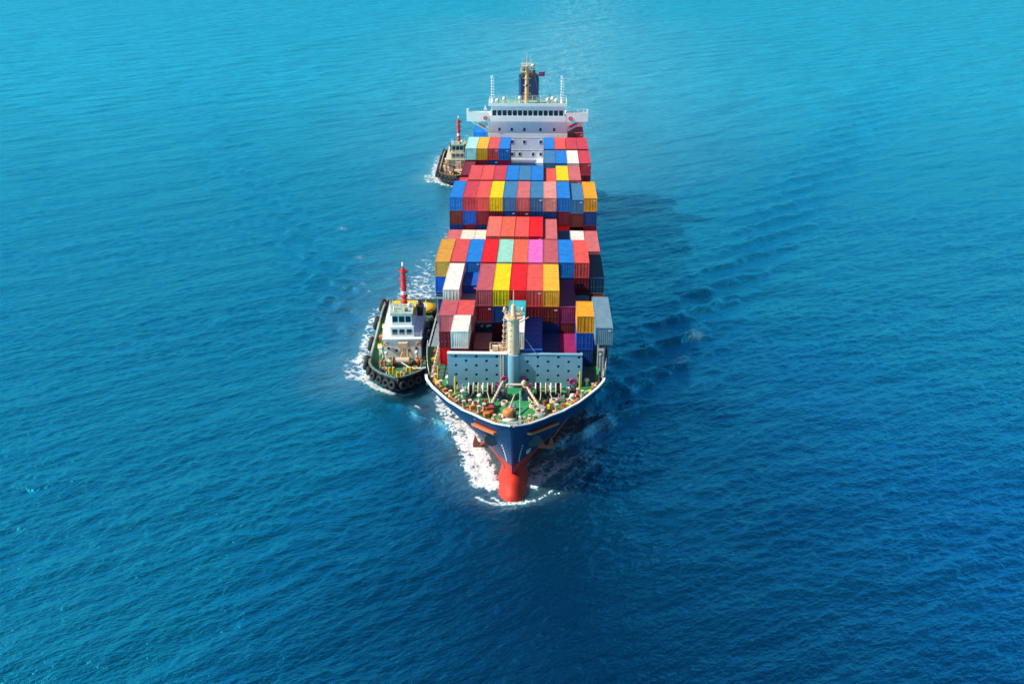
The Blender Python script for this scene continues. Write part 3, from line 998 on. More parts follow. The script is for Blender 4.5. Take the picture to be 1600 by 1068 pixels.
# jackstaff, stem chock, bow rail
mb = MB().tube((.95, 113.2, ZD), (.95, 113.2, ZD + 4.6), .07, .04, n=6)
mb.box((.95, 113.2, ZD + .5), (.35, .35, 1.0))
mb.build('jackstaff', M['cap'], ship)
mb = MB()
railing([(1.9 * math.sin(t), 112.9 - .9 * math.cos(t), ZD) for t in np.linspace(-1.3, 1.3, 9)], .8, mb, rails=2, r=.045)
mb.build('bow_rail', M['cap'], ship)
mb = MB().lathe((.1, 111.6, ZD + .3), [(.75, 0), (.8, .35), (.6, .5)], n=14); mb.box((.1, 111.5, ZD + .2), (1.3, .7, .4))
mb.build('stem_chock', M['grey'], ship)


def bollard_mesh(h=.85):
    m_ = MB()
    m_.box((0, 0, .08), (1.5, .6, .16), 1)
    for q in (-.45, .45):
        m_.lathe((q, 0, .16), [(.2, 0), (.2, h - .2), (.29, h - .12), (.29, h)], n=10)
    return m_


BOL = bollard_mesh().mesh('bollard', [M['cream'], M['yellow']])
BOL2 = bollard_mesh(1.0).mesh('bollard', [M['rope'], M['orangep']])


def place(name, me_, x, y, z, rz, parent=ship, off=(0, 190, 0)):
    o = bpy.data.objects.new(name, me_)
    C.objects.link(o); o.parent = parent
    o.location = (x - off[0], y - off[1], z - off[2]); o.rotation_euler = (0, 0, rz)
    return o


jd = random.Random(5)
bol_spots = [(-4.2, 115.6, .55), (-2.1, 113.4, .4), (2.2, 113.6, -.4), (3.5, 115.3, -.5), (5.6, 116.6, -.6), (7.3, 118.6, -.7), (-6.2, 117.2, .65), (-8.6, 119.9, .8),
             (9.0, 120.6, -.8), (-10.2, 122.6, 1.0), (10.6, 123.0, -1.0), (-11.3, 125.4, 1.2), (11.6, 125.6, -1.2), (1.6, 112.9, -.3), (-7.6, 119.2, .7)]
for k, (x, y, rz) in enumerate(bol_spots):
    o_ = place('bollard', BOL if k % 2 else BOL2, x + jd.uniform(-.3, .3) * (abs(x) < 11), y + jd.uniform(.1, .6), ZD, rz + jd.uniform(-.3, .3))
    q_ = jd.uniform(.65, 1.0); o_.scale = (q_, q_, q_)
# roller fairleads on the deck edge
fm_ = MB()
fm_.box((0, 0, .12), (2.0, .5, .24), 1)
for q in (-.75, -.25, .25, .75): fm_.lathe((q, 0, .24), [(.16, 0), (.12, .2), (.12, .4), (.18, .55)], n=8)
FAIR = fm_.mesh('fairlead', [M['orangep'], M['cream']])
for s_ in (112.3, 114.9, 118.3, 123.2):
    for sg in (-1, 1):
        b = halfb(s_, 10.6) - .75
        tx = (halfb(s_ + .5, 10.6) - halfb(s_ - .5, 10.6))
        if b < 1: continue
        place('fairlead', FAIR, sg * b, s_, ZD, sg * math.atan2(1.0, tx))
# mushroom vents, posts, lockers
VENT = MB().lathe((0, 0, 0), [(.28, 0), (.28, 1.0), (.5, 1.02), (.5, 1.25), (.3, 1.42)], n=10).mesh('ventilator', [M['cap']])
for x, y in ((-6.9, 120.6), (7.3, 121.6), (-9.3, 124.9), (9.9, 124.6), (7.8, 119.7), (-4.6, 119.3)):
    place('ventilator', VENT, x, y, ZD, 0).scale = (.7, .7, .75)
POST = MB().tube((0, 0, 0), (0, 0, 2.6), .14, .1, n=7).mesh('deck_post', [M['yellow']])
for x, y, rz in ((-8.0, 121.3, 0), (8.9, 123.4, 0), (-10.9, 126.9, 0)):
    place('deck_post', POST, x, y, ZD if y < 126 else 9.3, 0)
LOCK = MB().box((0, 0, .4), (1.0, .6, .8)).box((0, 0, .83), (1.1, .7, .06)).mesh('deck_locker', [M['orangep']])
LOCK2 = MB().box((0, 0, .3), (.8, .8, .6)).box((0, 0, .63), (.9, .9, .06)).mesh('deck_locker', [M['yellow']])
LOCK3 = MB().box((0, 0, .3), (.7, .5, .6)).mesh('deck_locker', [M['redp']])
for k, (x, y, rz) in enumerate([(-5.4, 116.8, .6), (4.7, 117.4, -.5), (8.3, 121.0, -.7), (-9.5, 121.6, .8), (-10.8, 124.3, 1), (6.6, 117.9, -.5), (-3.4, 114.7, .5), (10.2, 121.9, -.9),
                                (-11.9, 128.5, 1.5), (-11.95, 131.0, 1.5), (-12.3, 134.2, 1.5), (-12.4, 137.0, 1.5), (12.1, 128.2, 1.5), (-11.2, 127.0, .3)]):
    place('deck_locker', (LOCK, LOCK2, LOCK3)[k % 3], x, y, ZD if y < 126 else 9.3, rz).scale = (.7, .7, .75)
# coiled ropes
COIL = MB()
for k in range(3): COIL.torus((0, 0, .1 + .16 * k), .5 - .05 * k, .1, (0, 0, 1), n=14, k=5)
COIL = COIL.mesh('rope_coil', [M['rope']])
for x, y in ((-5.0, 118.2), (5.4, 119.2), (-1.2, 118.4), (2.6, 117.8), (-7.7, 117.9 + .9), (7.9, 120.3)):
    place('rope_coil', COIL, x, y, ZD, random.random())
# mooring ropes led from the winches to the fairleads, lying in slack curves
rr = random.Random(17)
for x0, y0, x1, y1 in ((-5.6, 120.4, -7.3, 117.4), (-4.6, 120.3, -4.5, 114.6), (-3.6, 120.3, -2.4, 113.0), (3.6, 120.5, 2.6, 113.2), (4.8, 120.5, 5.4, 115.6), (5.8, 120.6, 8.3, 118.9),
                       (-6.2, 121.6, -9.6, 120.8), (6.6, 121.8, 9.8, 121.3), (-2.0, 118.6, -5.6, 116.0), (1.9, 118.8, 4.2, 114.9)):
    P_ = []
    for k in range(9):
        t = k / 8
        z = ZD + .09 + (.75 * (1 - t * 4) if t < .25 else 0) + (.5 * (t - .8) * 5 if t > .8 else 0)
        P_.append((x0 + (x1 - x0) * t + rr.uniform(-.25, .25) * (0 < k < 8), y0 + (y1 - y0) * t + .3 * math.sin(t * 7 + x0), z))
    MB().path(P_, .07, n=5).build('mooring_rope', M['rope'], ship)
for x, y, rz, m_ in ((-7.4, 122.6, .2, 'grey'), (7.9, 122.4, -.2, 'dark'), (-.2, 117.0, 0, 'grey'), (-8.9, 122.3, .5, 'dark'), (4.2, 118.6, .3, 'dark'), (-6.0, 119.2, .4, 'dark'), (6.3, 119.6, .1, 'grey'), (-3.0, 117.4, .6, 'grey')):
    mb = MB().box((x, y, ZD + .2), (1.1, .8, .4), 0, rz=rz).box((x, y, ZD + .45), (.8, .5, .25), 0, rz=rz)
    mb.tube((x - .3, y, ZD + .4), (x - .3, y, ZD + 1.0), .09, n=6).tube((x + .35, y + .1, ZD + .3), (x + .35, y + .1, ZD + .85), .16, n=7)
    mb.build('deck_machinery', M[m_], ship)
# stanchions and pipes along the port passage
mb = MB()
for k, y in enumerate(np.arange(127.5, 139.2, 1.25)):
    mb.tube((-11.55, y, 9.3), (-11.55, y, 11.6), .09, n=6)
mb.path([(-11.55, 127.5, 10.5), (-11.55, 139, 10.5)], .06)
mb.path([(-12.0, 126.5, 9.6), (-12.0, 139.3, 9.6)], .14)
mb.build('pipe_rack', M['rope'], ship)
for x, y in ((11.9, 127.3), (12.5, 130.0), (11.9, 132.6), (12.5, 135.5)):
    mb = MB().tube((x, y, 9.3), (x, y, 14.45), .2, n=8)
    mb.box((x, y, 14.48), (.9, .9, .12)); mb.lathe((x, y - .35, 13.6), [(.12, 0), (.28, .1), (.28, .5), (.12, .6)], n=8)
    mb.build('stack_pedestal', M['lash'], ship)

# ------------------------------------------------------------------ hatch covers, coamings
BAYS = dict(A=(126.85, 17.2, 9.35), B=(139.9, 18.5, 8.05), C=(152.94, 18.5, 8.05), D=(166.41, 18.65, 8.2), E=(180.07, 21.85, 8.75), F=(193.57, 21.8, 8.7), G=(207.28, 22.0, 8.9), H=(220.97, 22.0, 8.9), I=(248.8, 19.9, 8.9))
for k, (y, zt, zh) in BAYS.items():
    hw = 11.2 if k == 'A' else 11.3
    mb = MB()
    zb = 9.3 if k == 'A' else 6.7
    mb.bx(-hw, hw, y + .2, y + 12.0, zb, zh - .45 if zh - .45 > zb else zb + .02, 0)
    mb.build('hatch_coaming', M['navy'], ship)
    n = 4
    for i in range(n):
        MB().bx(-hw + i * 2 * hw / n + .04, -hw + (i + 1) * 2 * hw / n - .04, y + .05, y + 12.15, max(zh - .44, zb + .01), zh - .02).build('hatch_cover', M['hatch'], ship)
    if k not in 'A':
        for sg in (-1, 1):
            mb = MB()
            for yy in (y + .4, y + 6.0, y + 11.8):
                mb.tube((sg * 12.5, yy, 6.7), (sg * 12.5, yy, zh - .02), .18, n=6)
            mb.bx(sg * 12.5 - 1.1, sg * 12.5 + 1.1, y + .1, y + 12.1, zh - .25, zh - .015)
            mb.build('stack_pedestal', M['lash'], ship)

# lashing bridges in the gaps
for a, b in (('B', 'C'), ('C', 'D'), ('D', 'E'), ('E', 'F'), ('F', 'G'), ('G', 'H')):
    y = BAYS[b][0] - .68
    mb = MB()
    for x in np.linspace(-13.4, 13.4, 12):
        mb.bx(x - .12, x + .12, y - .25, y + .25, 6.7, 12.4)
    for z in (9.6, 12.4):
        mb.bx(-13.6, 13.6, y - .4, y + .4, z, z + .12)
    railing([(-13.6 + 2.267 * i, y, 12.52) for i in range(13)], 1.0, mb, rails=2)
    mb.build('lashing_bridge', M['lash'], ship)

# ------------------------------------------------------------------ superstructure
YH = 234.5
hs = MB()
hs.bx(-9.35, 9.3, YH, YH + 12.5, 6.7, 25.5, 0)
house = hs.build('deckhouse', M['white'], ship)
lines = MB()
for z in (10.0, 12.9, 15.8, 18.7, 21.6, 24.5):
    lines.bx(-9.36, 9.31, YH - .05, YH - .003, z, z + .06)
lines.build('deck_seam', M['white'], house)
PORT = MB().bx(-.27, .27, -.06, -.004, -.38, .38, 1)
PORT.bx(-.36, .36, -.045, -.003, -.48, .48, 0)
PORT = MB().bx(-.36, .36, -.05, -.003, -.48, .48, 0).bx(-.26, .26, -.06, -.045, -.36, .36, 1).mesh('window', [M['white'], M['glass']])
for z, xs in ((23.55, (-6.6, -3.7, -.75, 3.0, 6.2)), (20.65, (-6.6, -3.65, -.8, 3.05, 6.2)), (17.75, (-3.6, -1.85, 1.3, 3.1)), (15.0, (-3.6, -1.8, 1.2, 3.1))):
    for x in xs:
        o = bpy.data.objects.new('window', PORT); C.objects.link(o); o.parent = house
        o.location = (x, YH - 190, z)
# white working platform at the foot of the house between the stern stacks
mb = MB().bx(-3.9, 3.7, 229.5, YH - .003, 16.2, 16.5)
mb.bx(-3.9, 3.7, 229.4, 229.5, 16.2, 16.9)
for x in (-3.6, 0, 3.4): mb.bx(x - .15, x + .15, 229.6, 229.9, 8.9, 16.2)
mb.build('house_platform', M['white'], ship)

br = MB()
# bridge wings: floor, bulwark, tapered bracket below
for sg in (-1, 1):
    xo = 14.1 if sg < 0 else 13.9
    V = [(sg * 9.32, YH - .4, 22.9), (sg * 9.32, YH - .4, 25.7), (sg * xo, YH - .4, 25.9), (sg * xo, YH - .4, 25.6),
         (sg * 9.32, YH - .2, 22.9), (sg * 9.32, YH - .2, 25.7), (sg * xo, YH - .2, 25.9), (sg * xo, YH - .2, 25.6)]
    # open triangular bracket made of a raking strut and a web
    br.tube((sg * 9.35, YH + .3, 23.3), (sg * (xo - .5), YH + .3, 25.65), .3, .22, n=6)
    br.tube((sg * 9.35, YH + 3.2, 23.3), (sg * (xo - .5), YH + 3.2, 25.65), .3, .22, n=6)
    x0, x1 = sorted((sg * 8.9, sg * xo))
    br.bx(x0, x1, YH - .5, YH + 4.6, 25.52, 25.8)
    br.bx(x0, x1, YH - .62, YH - .5, 25.5, 27.55 if sg > 0 else 27.6)
    br.bx(min(sg * xo, sg * (xo + .12)), max(sg * xo, sg * (xo + .12)), YH - .62, YH + 4.6, 25.5, 27.6)
    br.bx(x0, x1, YH + 4.5, YH + 4.62, 25.8, 26.9)
    br.box((sg * (xo - .1), YH - .3, 27.95), (.5, .5, .7))
br.bx(-9.0, 9.0, YH - .62, YH - .5, 25.5, 26.75)
br.bx(-9.3, 9.25, YH - .49, YH + 12.4, 25.502, 25.8)
bridge = br.build('bridge_deck', M['white'], ship)
whs = MB()
whs.bx(-8.5, 8.5, YH - .3, YH + 5.5, 25.8, 26.78)
whs.bx(-8.5, 8.5, YH - .3, YH + 5.5, 28.02, 29.05)
whs.bx(-8.4, 8.4, YH + 5.0, YH + 5.48, 26.78, 28.02)
n = 14
for i in range(n + 1):
    x = -8.35 + 16.7 * i / n
    whs.bx(x - .13, x + .13, YH - .3, YH - .05, 26.78, 28.02)
for sg in (-1, 1):
    for yy in (YH + 1.3, YH + 2.9): whs.bx(sg * 8.5 - .1, sg * 8.5 + .1, yy, yy + .3, 26.78, 28.02)
wheel = whs.build('wheelhouse', M['white'], ship)
for i in range(n):
    xa = -8.35 + 16.7 * i / n + .13; xb = -8.35 + 16.7 * (i + 1) / n - .13
    MB().bx(xa, xb, YH - .2, YH - .15, 26.78, 28.02).build('window', M['glass'], wheel)
for sg in (-1, 1):
    MB().bx(sg * 8.45 - .03, sg * 8.45 + .03, YH, YH + 5, 26.79, 28.01).build('window', M['glass'], wheel)
rf = MB()
rf.bx(-9.1, 9.1, YH - .75, YH + 6.2, 29.05, 29.3, 0)
rf.bx(-8.9, 8.9, YH - .5, YH + 6.0, 29.304, 29.32, 1)
rf.bx(-9.1, 9.1, YH - .75, YH - .65, 29.3, 29.75, 0)
roof = rf.build('bridge_roof', [M['white'], M['palegreen']], ship)
mb = MB()
railing([(-9, YH - .6, 29.3)] + [(x, YH - .68, 29.7) for x in np.linspace(-9, 9, 13)] + [(9, YH - .6, 29.3)], .75, mb, rails=2, r=.03)
railing([(sg_x, y, 29.3) for sg_x in (-9,) for y in np.linspace(YH - .5, YH + 6, 5)], 1.1, mb, r=.035)
railing([(sg_x, y, 29.3) for sg_x in (9,) for y in np.linspace(YH - .5, YH + 6, 5)], 1.1, mb, r=.035)
railing([(x, YH + 6, 29.3) for x in np.linspace(-9, 9, 10)], 1.1, mb, r=.035)
mb.build('roof_rail', M['white'], roof)

# signal posts with rungs
for x in (-8.15, 7.95):
    mb = MB()
    for q in (-.3, .3): mb.tube((x + q, YH + .6, 29.3), (x + q * .6, YH + .6, 35.3), .09, n=6)
    for z in np.arange(30.2, 35.3, .62): mb.box((x, YH + .5, z), (.95, .3, .14))
    mb.tube((x, YH + .6, 29.3), (x, YH + .6, 30.6), .5, .3, n=8)
    mb.box((x - .2, YH + .6, 35.5), (.5, .4, .5))
    mb.build('signal_post', M['white'], roof)
# roof fittings
for x, y, h in ((-5.5, YH + .8, 1.5), (-1.9, YH + 2.6, 1.3), (2.3, YH + 2.6, 1.3), (4.6, YH + .7, 1.2), (5.7, YH + 1.4, 1.5), (6.6, YH + .6, .9), (-7.1, YH + .5, .9), (5.0, YH + 3, 1.9)):
    mb = MB().tube((x, y, 29.3), (x, y, 29.3 + h * .6), .14, n=6)
    mb.lathe((x, y, 29.3 + h * .5), [(.2, 0), (.42, .15), (.46, .5), (.3, .8), (.1, .9)], n=10)
    mb.box((x + .2, y + .3, 29.55), (.7, .5, .5))
    mb.build('antenna_dome', M['cap'], roof)
for sg in (-1, 1):
    MB().torus((sg * 9.9, YH - .7, 26.3), .36, .11, (0, 1, 0)).build('lifebuoy', M['redp'], bridge)
    MB().box((sg * 10.6, YH + .1, 24.55), (1.9, .5, .35), 0, ry=sg * -.45).build('life_raft', M['orangep'] if sg < 0 else M['magenta'], bridge)
mb = MB().tube((-9.9, YH + 1, 25.8), (-9.9, YH + 1, 28.8), .22, .14, n=8).box((-9.9, YH + 1, 28.0), (.7, .5, .5))
mb.build('search_light', M['cap'], bridge)
mb = MB()
for x in (10.2, 11.6, 13.0): mb.tube((x, YH + .4, 25.8), (x, YH + .4, 28.3), .05, n=5)
mb.path([(10.2, YH + .4, 28.2), (13.6, YH + .4, 28.2)], .05)
mb.build('wing_awning_frame', M['cap'], bridge)

# main radar mast
rm = MB()
x, y = -.28, YH + 2.0
rm.tube((x, y, 29.3), (x, y, 37.6), .52, .40, n=12)
rm.box((x, y, 37.7), (2.5, 1.5, .16)); rm.box((x, y, 36.4), (2.9, .9, .14))
for q in (-1, 1):
    rm.tube((x + q * .3, y, 35.6), (x + q * 1.2, y, 37.6), .09, n=5)
    rm.tube((x + q * 1.3, y, 36.4), (x + q * 1.3, y, 37.4), .09, n=5)
for z in (31.6, 33.4, 35.0):
    rm.box((x, y - .3, z), (1.9, .12, .12)); rm.torus((x, y, z), .62, .07, (0, 0, 1), n=12, k=5)
rm.tube((x, y, 37.7), (x, y, 40.6), .12, .06, n=6)
for q, h in ((-1.0, 1.7), (.75, 2.4), (1.15, 1.5), (-.5, 1.0)): rm.tube((x + q, y, 37.7), (x + q, y, 37.7 + h), .045, n=5)
rmast = rm.build('radar_mast', M['yellowcream'], ship)
mb = MB().box((x + .1, y - .7, 38.35), (3.0, .25, .28)).tube((x + .1, y - .7, 37.78), (x + .1, y - .7, 38.3), .16, n=8)
mb.build('radar_scanner', M['cap'], rmast)
mb = MB().box((x + 1.2, y - .5, 37.0), (1.6, .2, .2)).lathe((x + 1.5, y, 37.5), [(.2, 0), (.5, .25), (.5, .6), (.2, .9)], n=10)
mb.build('radar_scanner', M['cap'], rmast)
MB().box((x, y - .55, 33.4), (.4, .25, .5)).build('mast_lamp', M['dark'], rmast)
# signal halyards with flags
mb = MB()
mb.path([(1.35, y, 36.6), (2.9, y + .3, 29.4)], .025, n=4)
mb.build('signal_halyard', M['cap'], rmast)


def flag(x, y, z, w_, h_):
    mb = MB(); n = 8
    V = []
    for i in range(n + 1):
        t = i / n
        for q in (0, 1):
            V.append((x + w_ * t, y + .16 * math.sin(t * 7) * (t + .3), z - q * h_ - .08 * math.sin(t * 4)))
    F = [(2 * i, 2 * i + 1, 2 * i + 3, 2 * i + 2) for i in range(n)]
    mb.add(V, F, 0, True)
    mb.add([(a, b + .03, c) for a, b, c in V], [f[::-1] for f in F], 0, True)
    return mb


ff = flag(2.55, y + .3, 36.4, 1.35, 1.0).build('flag', M['magenta'], None)
tag(ff, 'small red flag flying on the halyard right of the stern mast', 'flag')
ff2 = flag(.35, y - .1, 36.5, .9, .7).build('flag', M['redp'], None)
tag(ff2, 'small red flag flying close against the yellow stern mast', 'flag')
MB().tube((2.5, y + .3, 29.4), (2.5, y + .3, 36.6), .03, n=4).build('signal_halyard', M['cap'], rmast)

# funnel behind the wheelhouse
fn = MB()
oct_ = [(-2.45, 248.4), (-1.9, 247.6), (1.95, 247.6), (2.5, 248.4), (2.5, 253.2), (1.9, 254), (-1.9, 254), (-2.45, 253.2)]
fn.prism(oct_, 24.0, 33.4)
fn.prism([(a * .8, 250.8 + (b - 250.8) * .8) for a, b in oct_], 33.41, 33.7, 1)
for xx, yy in ((-1.2, 250), (0, 251.4), (1.2, 250), (.2, 249.2), (-1.3, 252), (1.3, 252)):
    fn.tube((xx, yy, 33.7), (xx, yy, 35.0), .28, n=10, mi=1)
mb_f = fn.build('funnel', [mat('navy funnel paint', (.012, .03, .11), .4, var=.15), M['dark']], ship)
MB().bx(-7, 7, 246.9, 256, 6.7, 24.0).build('engine_casing', M['white'], ship)
# ensign staff and aft deck gear
mb = MB().bx(-6, 6, 262.5, 266.5, 6.7, 9.2)
mb.tube((0, 268, 6.7), (0, 268.5, 12), .1, n=6)
mb.build('poop_house', M['white'], ship)

# ------------------------------------------------------------------ containers
CW, CH, L40, L20, PITCH = 2.438, 2.591, 12.19, 6.058, 2.5


def container_mesh(L, door, marks=0):
    """steel box with posts, rails, corrugated sides, ends and roof; origin at the middle of its base"""
    mb = MB()
    w_, h = CW / 2, CH
    l2 = L / 2
    p = .16                              # post width
    for sx_ in (-1, 1):
        for e in (-1, 1):
            mb.bx(min(sx_ * w_, sx_ * (w_ - p)), max(sx_ * w_, sx_ * (w_ - p)), min(e * l2, e * (l2 - p)), max(e * l2, e * (l2 - p)), 0, h)
        # corrugated side wall between the posts
        n = int((L - 2 * p) / .56)
        V = []
        ys = np.linspace(-l2 + p, l2 - p, n * 4 + 1)
        for i, y in enumerate(ys):
            d = (0.02, 0.02, 0.075, 0.075)[i % 4]
            V += [(sx_ * (w_ - d), y, .14), (sx_ * (w_ - d), y, h - .09)]
        F = [(2 * i, 2 * i + 1, 2 * i + 3, 2 * i + 2) for i in range(len(ys) - 1)]
        mb.add(V, F if sx_ < 0 else [f[::-1] for f in F])
        xx = sorted((sx_ * w_, sx_ * (w_ - .1)))
        mb.bx(xx[0], xx[1], -l2 + p, l2 - p, 0, .14)
        mb.bx(xx[0], xx[1], -l2 + p, l2 - p, h - .09, h)
    # roof: shallow cross ribs
    n = int((L - 2 * p) / 1.0)
    ys = np.linspace(-l2 + .1, l2 - .1, n * 4 + 1)
    V = []
    for i, y in enumerate(ys):
        z = h - (0.012, .012, .04, .04)[i % 4]
        V += [(-w_ + .06, y, z), (w_ - .06, y, z)]
    mb.add(V, [(2 * i, 2 * i + 1, 2 * i + 3, 2 * i + 2) for i in range(len(ys) - 1)])
    mb.add([(-w_ + .1, -l2 + p, .05), (w_ - .1, -l2 + p, .05), (w_ - .1, l2 - p, .05), (-w_ + .1, l2 - p, .05)], [(3, 2, 1, 0)])
    for e in (-1, 1):
        y0, y1 = sorted((e * l2, e * (l2 - p)))
        mb.bx(-w_ + p, w_ - p, y0, y1, 0, .16)
        mb.bx(-w_ + p, w_ - p, y0, y1, h - .13, h)
        isdoor = (e < 0) == door
        if isdoor:
            yy = e * (l2 - .03)
            for q in (-1, 1):
                xa, xb = sorted((q * .02, q * (w_ - p)))
                mb.bx(xa, xb, min(yy, yy - e * .05), max(yy, yy - e * .05), .17, h - .14)
                for k in (.28, .78):
                    mb.tube((q * k, e * (l2 - .012), .12), (q * k, e * (l2 - .012), h - .1), .022, n=5, mi=0)
                    mb.box((q * k, e * (l2 - .02), 1.05), (.22, .03, .07), 1)
            if marks:
                mb.bx(.5, .95, e * l2 - .004 if e < 0 else e * l2, e * l2 if e < 0 else e * l2 + .004, h - .62, h - .40, 2)
        else:
            n = 8
            V = []
            xs = np.linspace(-w_ + p, w_ - p, n * 2 + 1)
            for i, x_ in enumerate(xs):
                d = .022 if i % 2 else .045
                V += [(x_, e * (l2 - d), .16), (x_, e * (l2 - d), h - .13)]
            F = [(2 * i, 2 * i + 1, 2 * i + 3, 2 * i + 2) for i in range(len(xs) - 1)]
            mb.add(V, [f[::-1] for f in F] if e < 0 else F)
            if marks:
                yf = e * (l2 - .005)
                mb.bx(.55, .95, yf - .006, yf + .006, h - .55, h - .36, 2)
    return mb


CM = {}
rodm = mat('galvanised rod', (.35, .36, .37), .45, metal=.6)
plate = mat('white stencil patch', (.7, .7, .66), .6)
for L, kL in ((L40, 40), (L20, 20)):
    for door in (True, False):
        for mk in (0, 1):
            CM[kL, door, mk] = container_mesh(L, door, mk).mesh('container', [M['grey'], rodm, plate])

PAL = {
    'tan': ((0.62, 0.30, 0.05), 'tan'), 'salmon': ((0.66, 0.085, 0.085), 'salmon red'), 'blue': ((0.015, 0.20, 0.62), 'bright blue'),
    'red': ((0.74, 0.015, 0.02), 'bright red'), 'mint': ((0.30, 0.62, 0.50), 'mint green'), 'orange_red': ((0.74, 0.13, 0.075), 'orange red'),
    'pink': ((0.74, 0.15, 0.50), 'orchid pink'), 'mauve': ((0.48, 0.10, 0.12), 'dusty mauve'), 'coral': ((0.74, 0.095, 0.08), 'coral red'),
    'yellow': ((0.82, 0.60, 0.01), 'bright yellow'), 'amber': ((0.78, 0.42, 0.035), 'amber yellow'), 'white': ((0.78, 0.74, 0.67), 'white'),
    'navy': ((0.012, 0.055, 0.22), 'navy blue'), 'maroon': ((0.20, 0.018, 0.035), 'dark maroon'), 'steel': ((0.05, 0.20, 0.40), 'steel blue'),
    'teal': ((0.03, 0.42, 0.50), 'turquoise'), 'orange': ((0.80, 0.34, 0.02), 'orange'), 'rose': ((0.56, 0.055, 0.08), 'rose red'),
    'pale': ((0.70, 0.28, 0.24), 'pale salmon'), 'cream': ((0.76, 0.68, 0.55), 'cream'), 'magenta': ((0.27, 0.018, 0.09), 'magenta'),
    'purple': ((0.22, 0.035, 0.13), 'plum purple'), 'grey': ((0.15, 0.26, 0.33), 'grey blue'), 'cyan': ((0.38, 0.70, 0.66), 'pale turquoise'),
    'darkblue': ((0.010, 0.065, 0.13), 'dark teal blue'), 'royal': ((0.012, 0.10, 0.50), 'royal blue'), 'brown': ((0.16, 0.03, 0.025), 'dark red brown'),
    'coralpink': ((0.74, 0.16, 0.13), 'light coral'), 'rosepink': ((0.58, 0.145, 0.15), 'faded pink'),
}
for k, (c, _) in PAL.items():
    mat('container ' + k, c, 0.48, var=0.2, rust=0.7, scale=0.9, streak=1, stain=tuple(min(1, x * .72 + .035) for x in c), stain_amt=0.32, spec=0.22)

# stacks: bay -> column 0..10 from port -> (height offset, [colours from the top tier down]); None leaves a tier empty
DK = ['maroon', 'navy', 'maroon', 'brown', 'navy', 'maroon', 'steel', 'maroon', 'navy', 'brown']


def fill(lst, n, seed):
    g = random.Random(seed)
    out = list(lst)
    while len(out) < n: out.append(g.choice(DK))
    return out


N_ = None
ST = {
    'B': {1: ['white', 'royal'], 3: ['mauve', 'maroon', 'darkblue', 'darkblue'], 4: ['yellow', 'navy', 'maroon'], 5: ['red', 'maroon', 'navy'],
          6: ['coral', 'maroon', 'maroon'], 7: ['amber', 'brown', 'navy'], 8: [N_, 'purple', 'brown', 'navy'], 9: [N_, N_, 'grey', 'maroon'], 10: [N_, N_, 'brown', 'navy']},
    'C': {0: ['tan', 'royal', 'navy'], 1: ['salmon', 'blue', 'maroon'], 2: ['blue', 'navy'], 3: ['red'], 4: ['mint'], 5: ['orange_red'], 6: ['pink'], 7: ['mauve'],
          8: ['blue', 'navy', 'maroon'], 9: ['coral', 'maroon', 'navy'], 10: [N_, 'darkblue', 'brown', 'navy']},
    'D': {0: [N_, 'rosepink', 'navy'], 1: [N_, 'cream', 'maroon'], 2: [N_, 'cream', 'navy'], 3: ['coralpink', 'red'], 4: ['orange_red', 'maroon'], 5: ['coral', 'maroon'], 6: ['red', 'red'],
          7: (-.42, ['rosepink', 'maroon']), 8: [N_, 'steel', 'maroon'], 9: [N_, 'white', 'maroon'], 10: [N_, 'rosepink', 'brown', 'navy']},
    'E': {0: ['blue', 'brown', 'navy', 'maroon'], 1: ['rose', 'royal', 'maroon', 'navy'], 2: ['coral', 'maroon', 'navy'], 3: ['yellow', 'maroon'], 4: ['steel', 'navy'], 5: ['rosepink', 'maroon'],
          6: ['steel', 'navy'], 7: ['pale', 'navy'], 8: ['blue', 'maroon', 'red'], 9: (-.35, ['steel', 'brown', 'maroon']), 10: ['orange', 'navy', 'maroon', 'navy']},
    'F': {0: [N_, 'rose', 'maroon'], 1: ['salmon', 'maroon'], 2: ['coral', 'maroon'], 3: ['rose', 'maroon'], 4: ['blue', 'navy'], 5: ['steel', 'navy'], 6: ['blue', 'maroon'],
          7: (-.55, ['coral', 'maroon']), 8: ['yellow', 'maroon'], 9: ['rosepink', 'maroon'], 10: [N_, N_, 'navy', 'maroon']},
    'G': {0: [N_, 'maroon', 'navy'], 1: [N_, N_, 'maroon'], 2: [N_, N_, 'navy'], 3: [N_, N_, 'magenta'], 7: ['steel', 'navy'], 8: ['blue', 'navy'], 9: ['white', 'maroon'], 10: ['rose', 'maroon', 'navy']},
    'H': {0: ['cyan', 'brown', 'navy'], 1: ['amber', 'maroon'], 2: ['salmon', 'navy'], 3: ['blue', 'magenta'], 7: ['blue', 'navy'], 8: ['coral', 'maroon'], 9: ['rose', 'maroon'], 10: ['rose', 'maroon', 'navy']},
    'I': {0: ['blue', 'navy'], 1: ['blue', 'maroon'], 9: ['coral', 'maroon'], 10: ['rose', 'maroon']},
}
BAYNAME = {'A': 'stack behind the light blue breakwater', 'B': 'foremost tall bay', 'C': 'second tall bay', 'D': 'third tall bay', 'E': 'highest bay amidships',
           'F': 'bay abaft the highest one', 'G': 'second bay before the bridge', 'H': 'bay against the white bridge', 'I': 'bay behind the bridge wings'}
TIER = ['top tier', 'second tier down', 'third tier down', 'fourth tier down', 'fifth tier down', 'sixth tier down']
ORD = ['leftmost', 'second', 'third', 'fourth', 'fifth', 'sixth', 'seventh', 'eighth', 'ninth', 'tenth', 'rightmost']
n_cont = 0
jit = random.Random(3)


